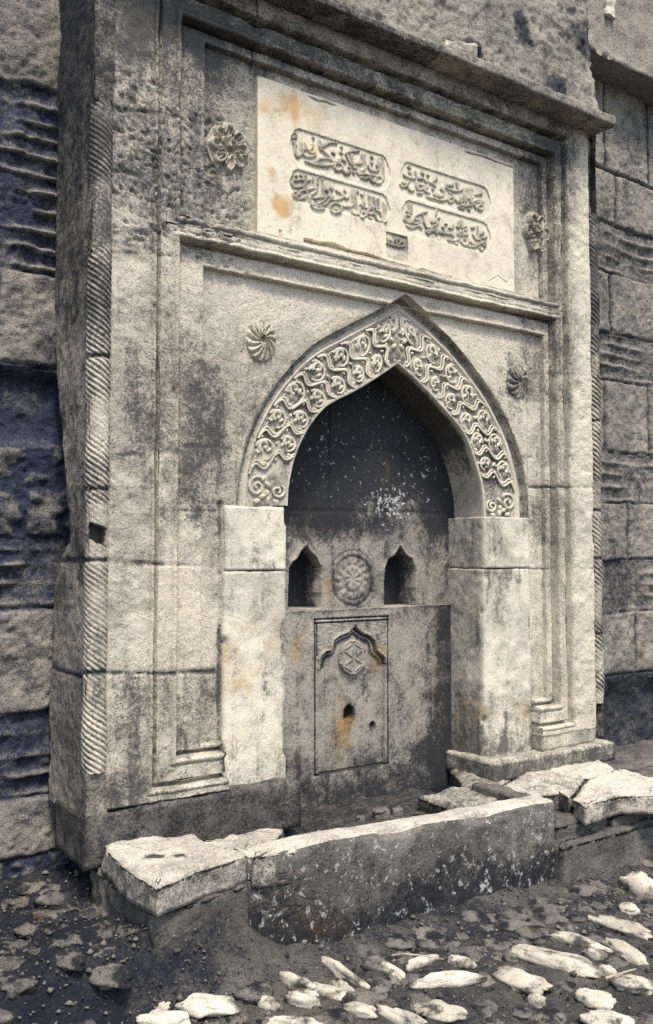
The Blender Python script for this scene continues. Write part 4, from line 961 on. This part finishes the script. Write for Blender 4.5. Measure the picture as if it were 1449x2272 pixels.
CB = [(246, 2228, 392, 2224, 30, 'lumpy pale cobble at the bottom left, left half of a touching pair'), (384, 2216, 520, 2236, 27, 'lumpy pale cobble at the bottom left, right half of a touching pair'), (300, 2266, 420, 2260, 13, 'thin pale cobble just below the touching pair at the bottom left'),
 (462, 2152, 614, 2130, 13, 'dim flat cobble lying alone above the bottom left pair'), (615, 2164, 700, 2198, 13, 'pale slanting cobble left of the curved one'), (690, 2192, 765, 2212, 12, 'pale cobble below the curved one, touching the slanting one'), (716, 2132, 812, 2190, 11, 'long curved pale cobble below the middle of the trough'),
 (632, 2212, 706, 2226, 8, 'thin pale cobble under the slanting one'), (572, 2226, 616, 2233, 6, 'tiny pale cobble right of the touching pair'), (762, 2236, 830, 2250, 9, 'short pale cobble left of the long bottom one'), (846, 2240, 940, 2276, 12, 'long pale cobble cut by the bottom edge'),
 (928, 2236, 1035, 2252, 21, 'plump pale cobble right of the long bottom one'), (928, 2178, 1055, 2168, 13, 'flat pale cobble in the centre of the lower street'), (908, 2142, 962, 2126, 10, 'small pale cobble under the arched grass stalk'), (996, 2130, 1054, 2140, 8, 'small tapering pale cobble right of the grass stalk'),
 (842, 2142, 892, 2166, 10, 'small ochre spotted cobble right of the curved one'), (1108, 2158, 1220, 2192, 25, 'broad smooth bright cobble below the widest one'), (1148, 2104, 1316, 2152, 23, 'widest pale cobble, pierced by a small dark hole'), (1226, 2070, 1336, 2104, 10, 'slim pale cobble above the widest one'),
 (1312, 2032, 1440, 2076, 18, 'long pale cobble near the right edge under the step'), (1342, 2086, 1430, 2138, 19, 'pale leaning cobble right of the widest one'), (1282, 2206, 1362, 2226, 21, 'rounded pale cobble at the lower right'), (1298, 2256, 1400, 2276, 26, 'large rounded cobble cut by the bottom right edge'), (1366, 2182, 1449, 2190, 16, 'pale cobble at the right edge above the rounded ones'),
 (1392, 1956, 1452, 1950, 22, 'bright lump of stone at the right edge beside the step'), (1374, 2014, 1416, 2022, 9, 'small pale cobble below the bright lump at the right edge'), (600, 2268, 720, 2277, 9, 'thin pale cobble at the very bottom centre'), (735, 2182, 782, 2202, 10, 'short pale cobble tucked under the curved one'),
 (1330, 2150, 1364, 2160, 7, 'tiny pale cobble beside the twig at the right'), (1300, 2110, 1345, 2128, 8, 'little pale cobble between the widest and the leaning one'), (-12, 1972, 56, 1962, 22, 'grey stone at the left edge beside the slab base'), (868, 2160, 884, 2176, 6, 'tiny pale chip below the ochre spotted cobble'),
 (1170, 2215, 1210, 2224, 5, 'thin pale chip below the broad smooth cobble'), (480, 2080, 540, 2072, 7, 'dim small cobble in the dark earth below the holed slab'), (1118, 2118, 1150, 2128, 6, 'tiny grey cobble left of the widest one')]
OBS = []
for k, (x0, y0, x1, y1, hw, lab) in enumerate(CB):
    Zt = .02 if k != 24 else .06
    for _ in range(6):
        q = PZ(.5*(x0+x1), .5*(y0+y1), Zt); Zt = gz(*q) + ((.028 if k < 3 else .012) if k != 24 else .05)
    a = np.array(PZ(x0, y0, Zt)); b = np.array(PZ(x1, y1, Zt)); c = .5*(a+b); d = b - a; L = np.hypot(*d)/2
    # perpendicular half width on the ground, seen foreshortened
    up = np.array(PZ(.5*(x0+x1), .5*(y0+y1)-hw, Zt)); dn = np.array(PZ(.5*(x0+x1), .5*(y0+y1)+hw, Zt))
    nd = np.array([-d[1], d[0]])/max(np.hypot(*d), 1e-6); wd = max(abs((up-dn) @ nd)/2*.62, .016)
    g = gz(*c); dim = k in (3, 30, 33, 34)
    rock('cobble', (c[0], c[1], Zt - .004 if k != 24 else g), L*1.08, wd*1.2, .026 if k != 24 else .08, math.atan2(d[1], d[0]), M['dullcobble' if dim else 'cobble'], 600+k, -.1 if not dim else -.35)
    tag(bpy.data.objects[-1] if False else COL.objects[-1], lab, 'cobble', 'pale cobbles set in the street')
    OBS.append((c[0], c[1], max(L, wd)))
# soiled cobbles: four shapes copied about between the pale ones
protos = []
for i in range(4):
    protos.append(rock('soiled_cobble', (0, 0, 0), .085 - .008*i, .05, .026, 0, M['dullcobble'], 700+i, .05))
n_ok = 0
for i in range(4000):
    x, y = (random.uniform(.6, 4.4), random.uniform(-1.9, -.62)) if i % 14 else (random.uniform(.6, 1.25), random.uniform(-.9, .35))
    if any((x-ox)**2 + (y-oy)**2 < (.75*r_ + .035)**2 for ox, oy, r_ in OBS): continue
    # inside the picture only
    vx, vy = x, y + 3.4; f = vx*math.sin(YAW) + vy*math.cos(YAW); rt = vx*math.cos(YAW) - vy*math.sin(YAW)
    if f < .5 or abs(rt/f*FPX) > 760 or 1230 + 1.5/f*FPX > 2330: continue
    p = protos[n_ok % 4]; o = p if n_ok < 4 else p.copy()
    if n_ok >= 4: COL.objects.link(o)
    s_ = random.uniform(.55, 1.15); o.scale = (s_, s_*random.uniform(.8, 1.2), s_)
    o.location = (x, y, gz(x, y) - .012); o.rotation_euler = (0, 0, R(-30) + random.gauss(0, .6))
    tag(o, 'dull earth-covered cobble sunk in the dark street', 'cobble', 'earth-covered cobbles sunk in the street')
    OBS.append((x, y, .07*s_)); n_ok += 1
    if n_ok >= 230: break
# twigs and a grass stalk
def twig(pts, r, label, name, cat):
    P_ = np.array(pts); n = 20; u = np.linspace(0, 1, len(P_)); t = np.linspace(0, 1, n)
    C_ = np.stack([np.interp(t, u, P_[:, i]) for i in range(3)], -1); C_ += .004*np.stack([fbm(C_+i*3, 20, 2, 9+i) for i in range(3)], -1)
    d = np.gradient(C_, axis=0); d /= np.linalg.norm(d, axis=1)[:, None]; s = np.cross(d, [0, 0, 1]); s /= np.linalg.norm(s, axis=1)[:, None]; u2 = np.cross(s, d)
    V = np.stack([C_ + (s*math.cos(a) + u2*math.sin(a))*r*(1 - .6*t)[:, None] for a in np.linspace(0, 6.283, 7)[:-1]], 1)
    o = mk(name, V.reshape(-1, 3), np.vstack([gridF(n, 6), np.array([[i*6+5, (i+1)*6+5, (i+1)*6, i*6] for i in range(n-1)])[:, ::-1]]), M['twig'], None, None, loc=tuple(C_[0]))
    return tag(o, label, cat)
g3 = lambda x, y, h: (*PZ(x, y, h), h)
twig([g3(1345, 2170, .04), g3(1375, 2162, .05), g3(1412, 2150, .05)], .005, 'dry twig lying among the cobbles at the right', 'twig', 'twig')
twig([g3(872, 2118, .05), g3(900, 2117, .075), g3(950, 2122, .075), g3(985, 2128, .05)], .004, 'thin arched dry grass stalk below the trough', 'grass_stalk', 'stalk')
# gravel and crumbs
def gravel():
    Vs, Fs, n = [], [], 0
    ico = np.array([(1, 0, 0), (-1, 0, 0), (0, 1, 0), (0, -1, 0), (0, 0, 1), (0, 0, -1)], float)
    fc = np.array([(0, 2, 4), (2, 1, 4), (1, 3, 4), (3, 0, 4), (2, 0, 5), (1, 2, 5), (3, 1, 5), (0, 3, 5)])
    for i in range(5200):
        x, y = (rng.uniform(.3, 4.6), rng.uniform(-2., -.55)) if i % 3 else (rng.uniform(.55, 1.5), rng.uniform(-1.1, .38))
        r = rng.choice([.004, .006, .009, .014], p=[.4, .35, .18, .07])
        q = ico*(1 + .5*rng.uniform(-1, 1, (6, 1)))*r*np.array([1, 1, .7]) + np.array([x, y, gz(x, y) + r*.3])
        Vs.append(q); Fs.append(fc + n); n += 6
    V = np.vstack(Vs); at = np.zeros((len(V), 3)); at[:, 0] = np.repeat(rng.uniform(-.5, .6, 5200), 6)
    return mk('gravel', V, np.vstack(Fs), M['dullcobble'], None, at)
tag(gravel(), 'fine gravel and crumbs scattered over the dark street earth', 'gravel', kind='stuff')
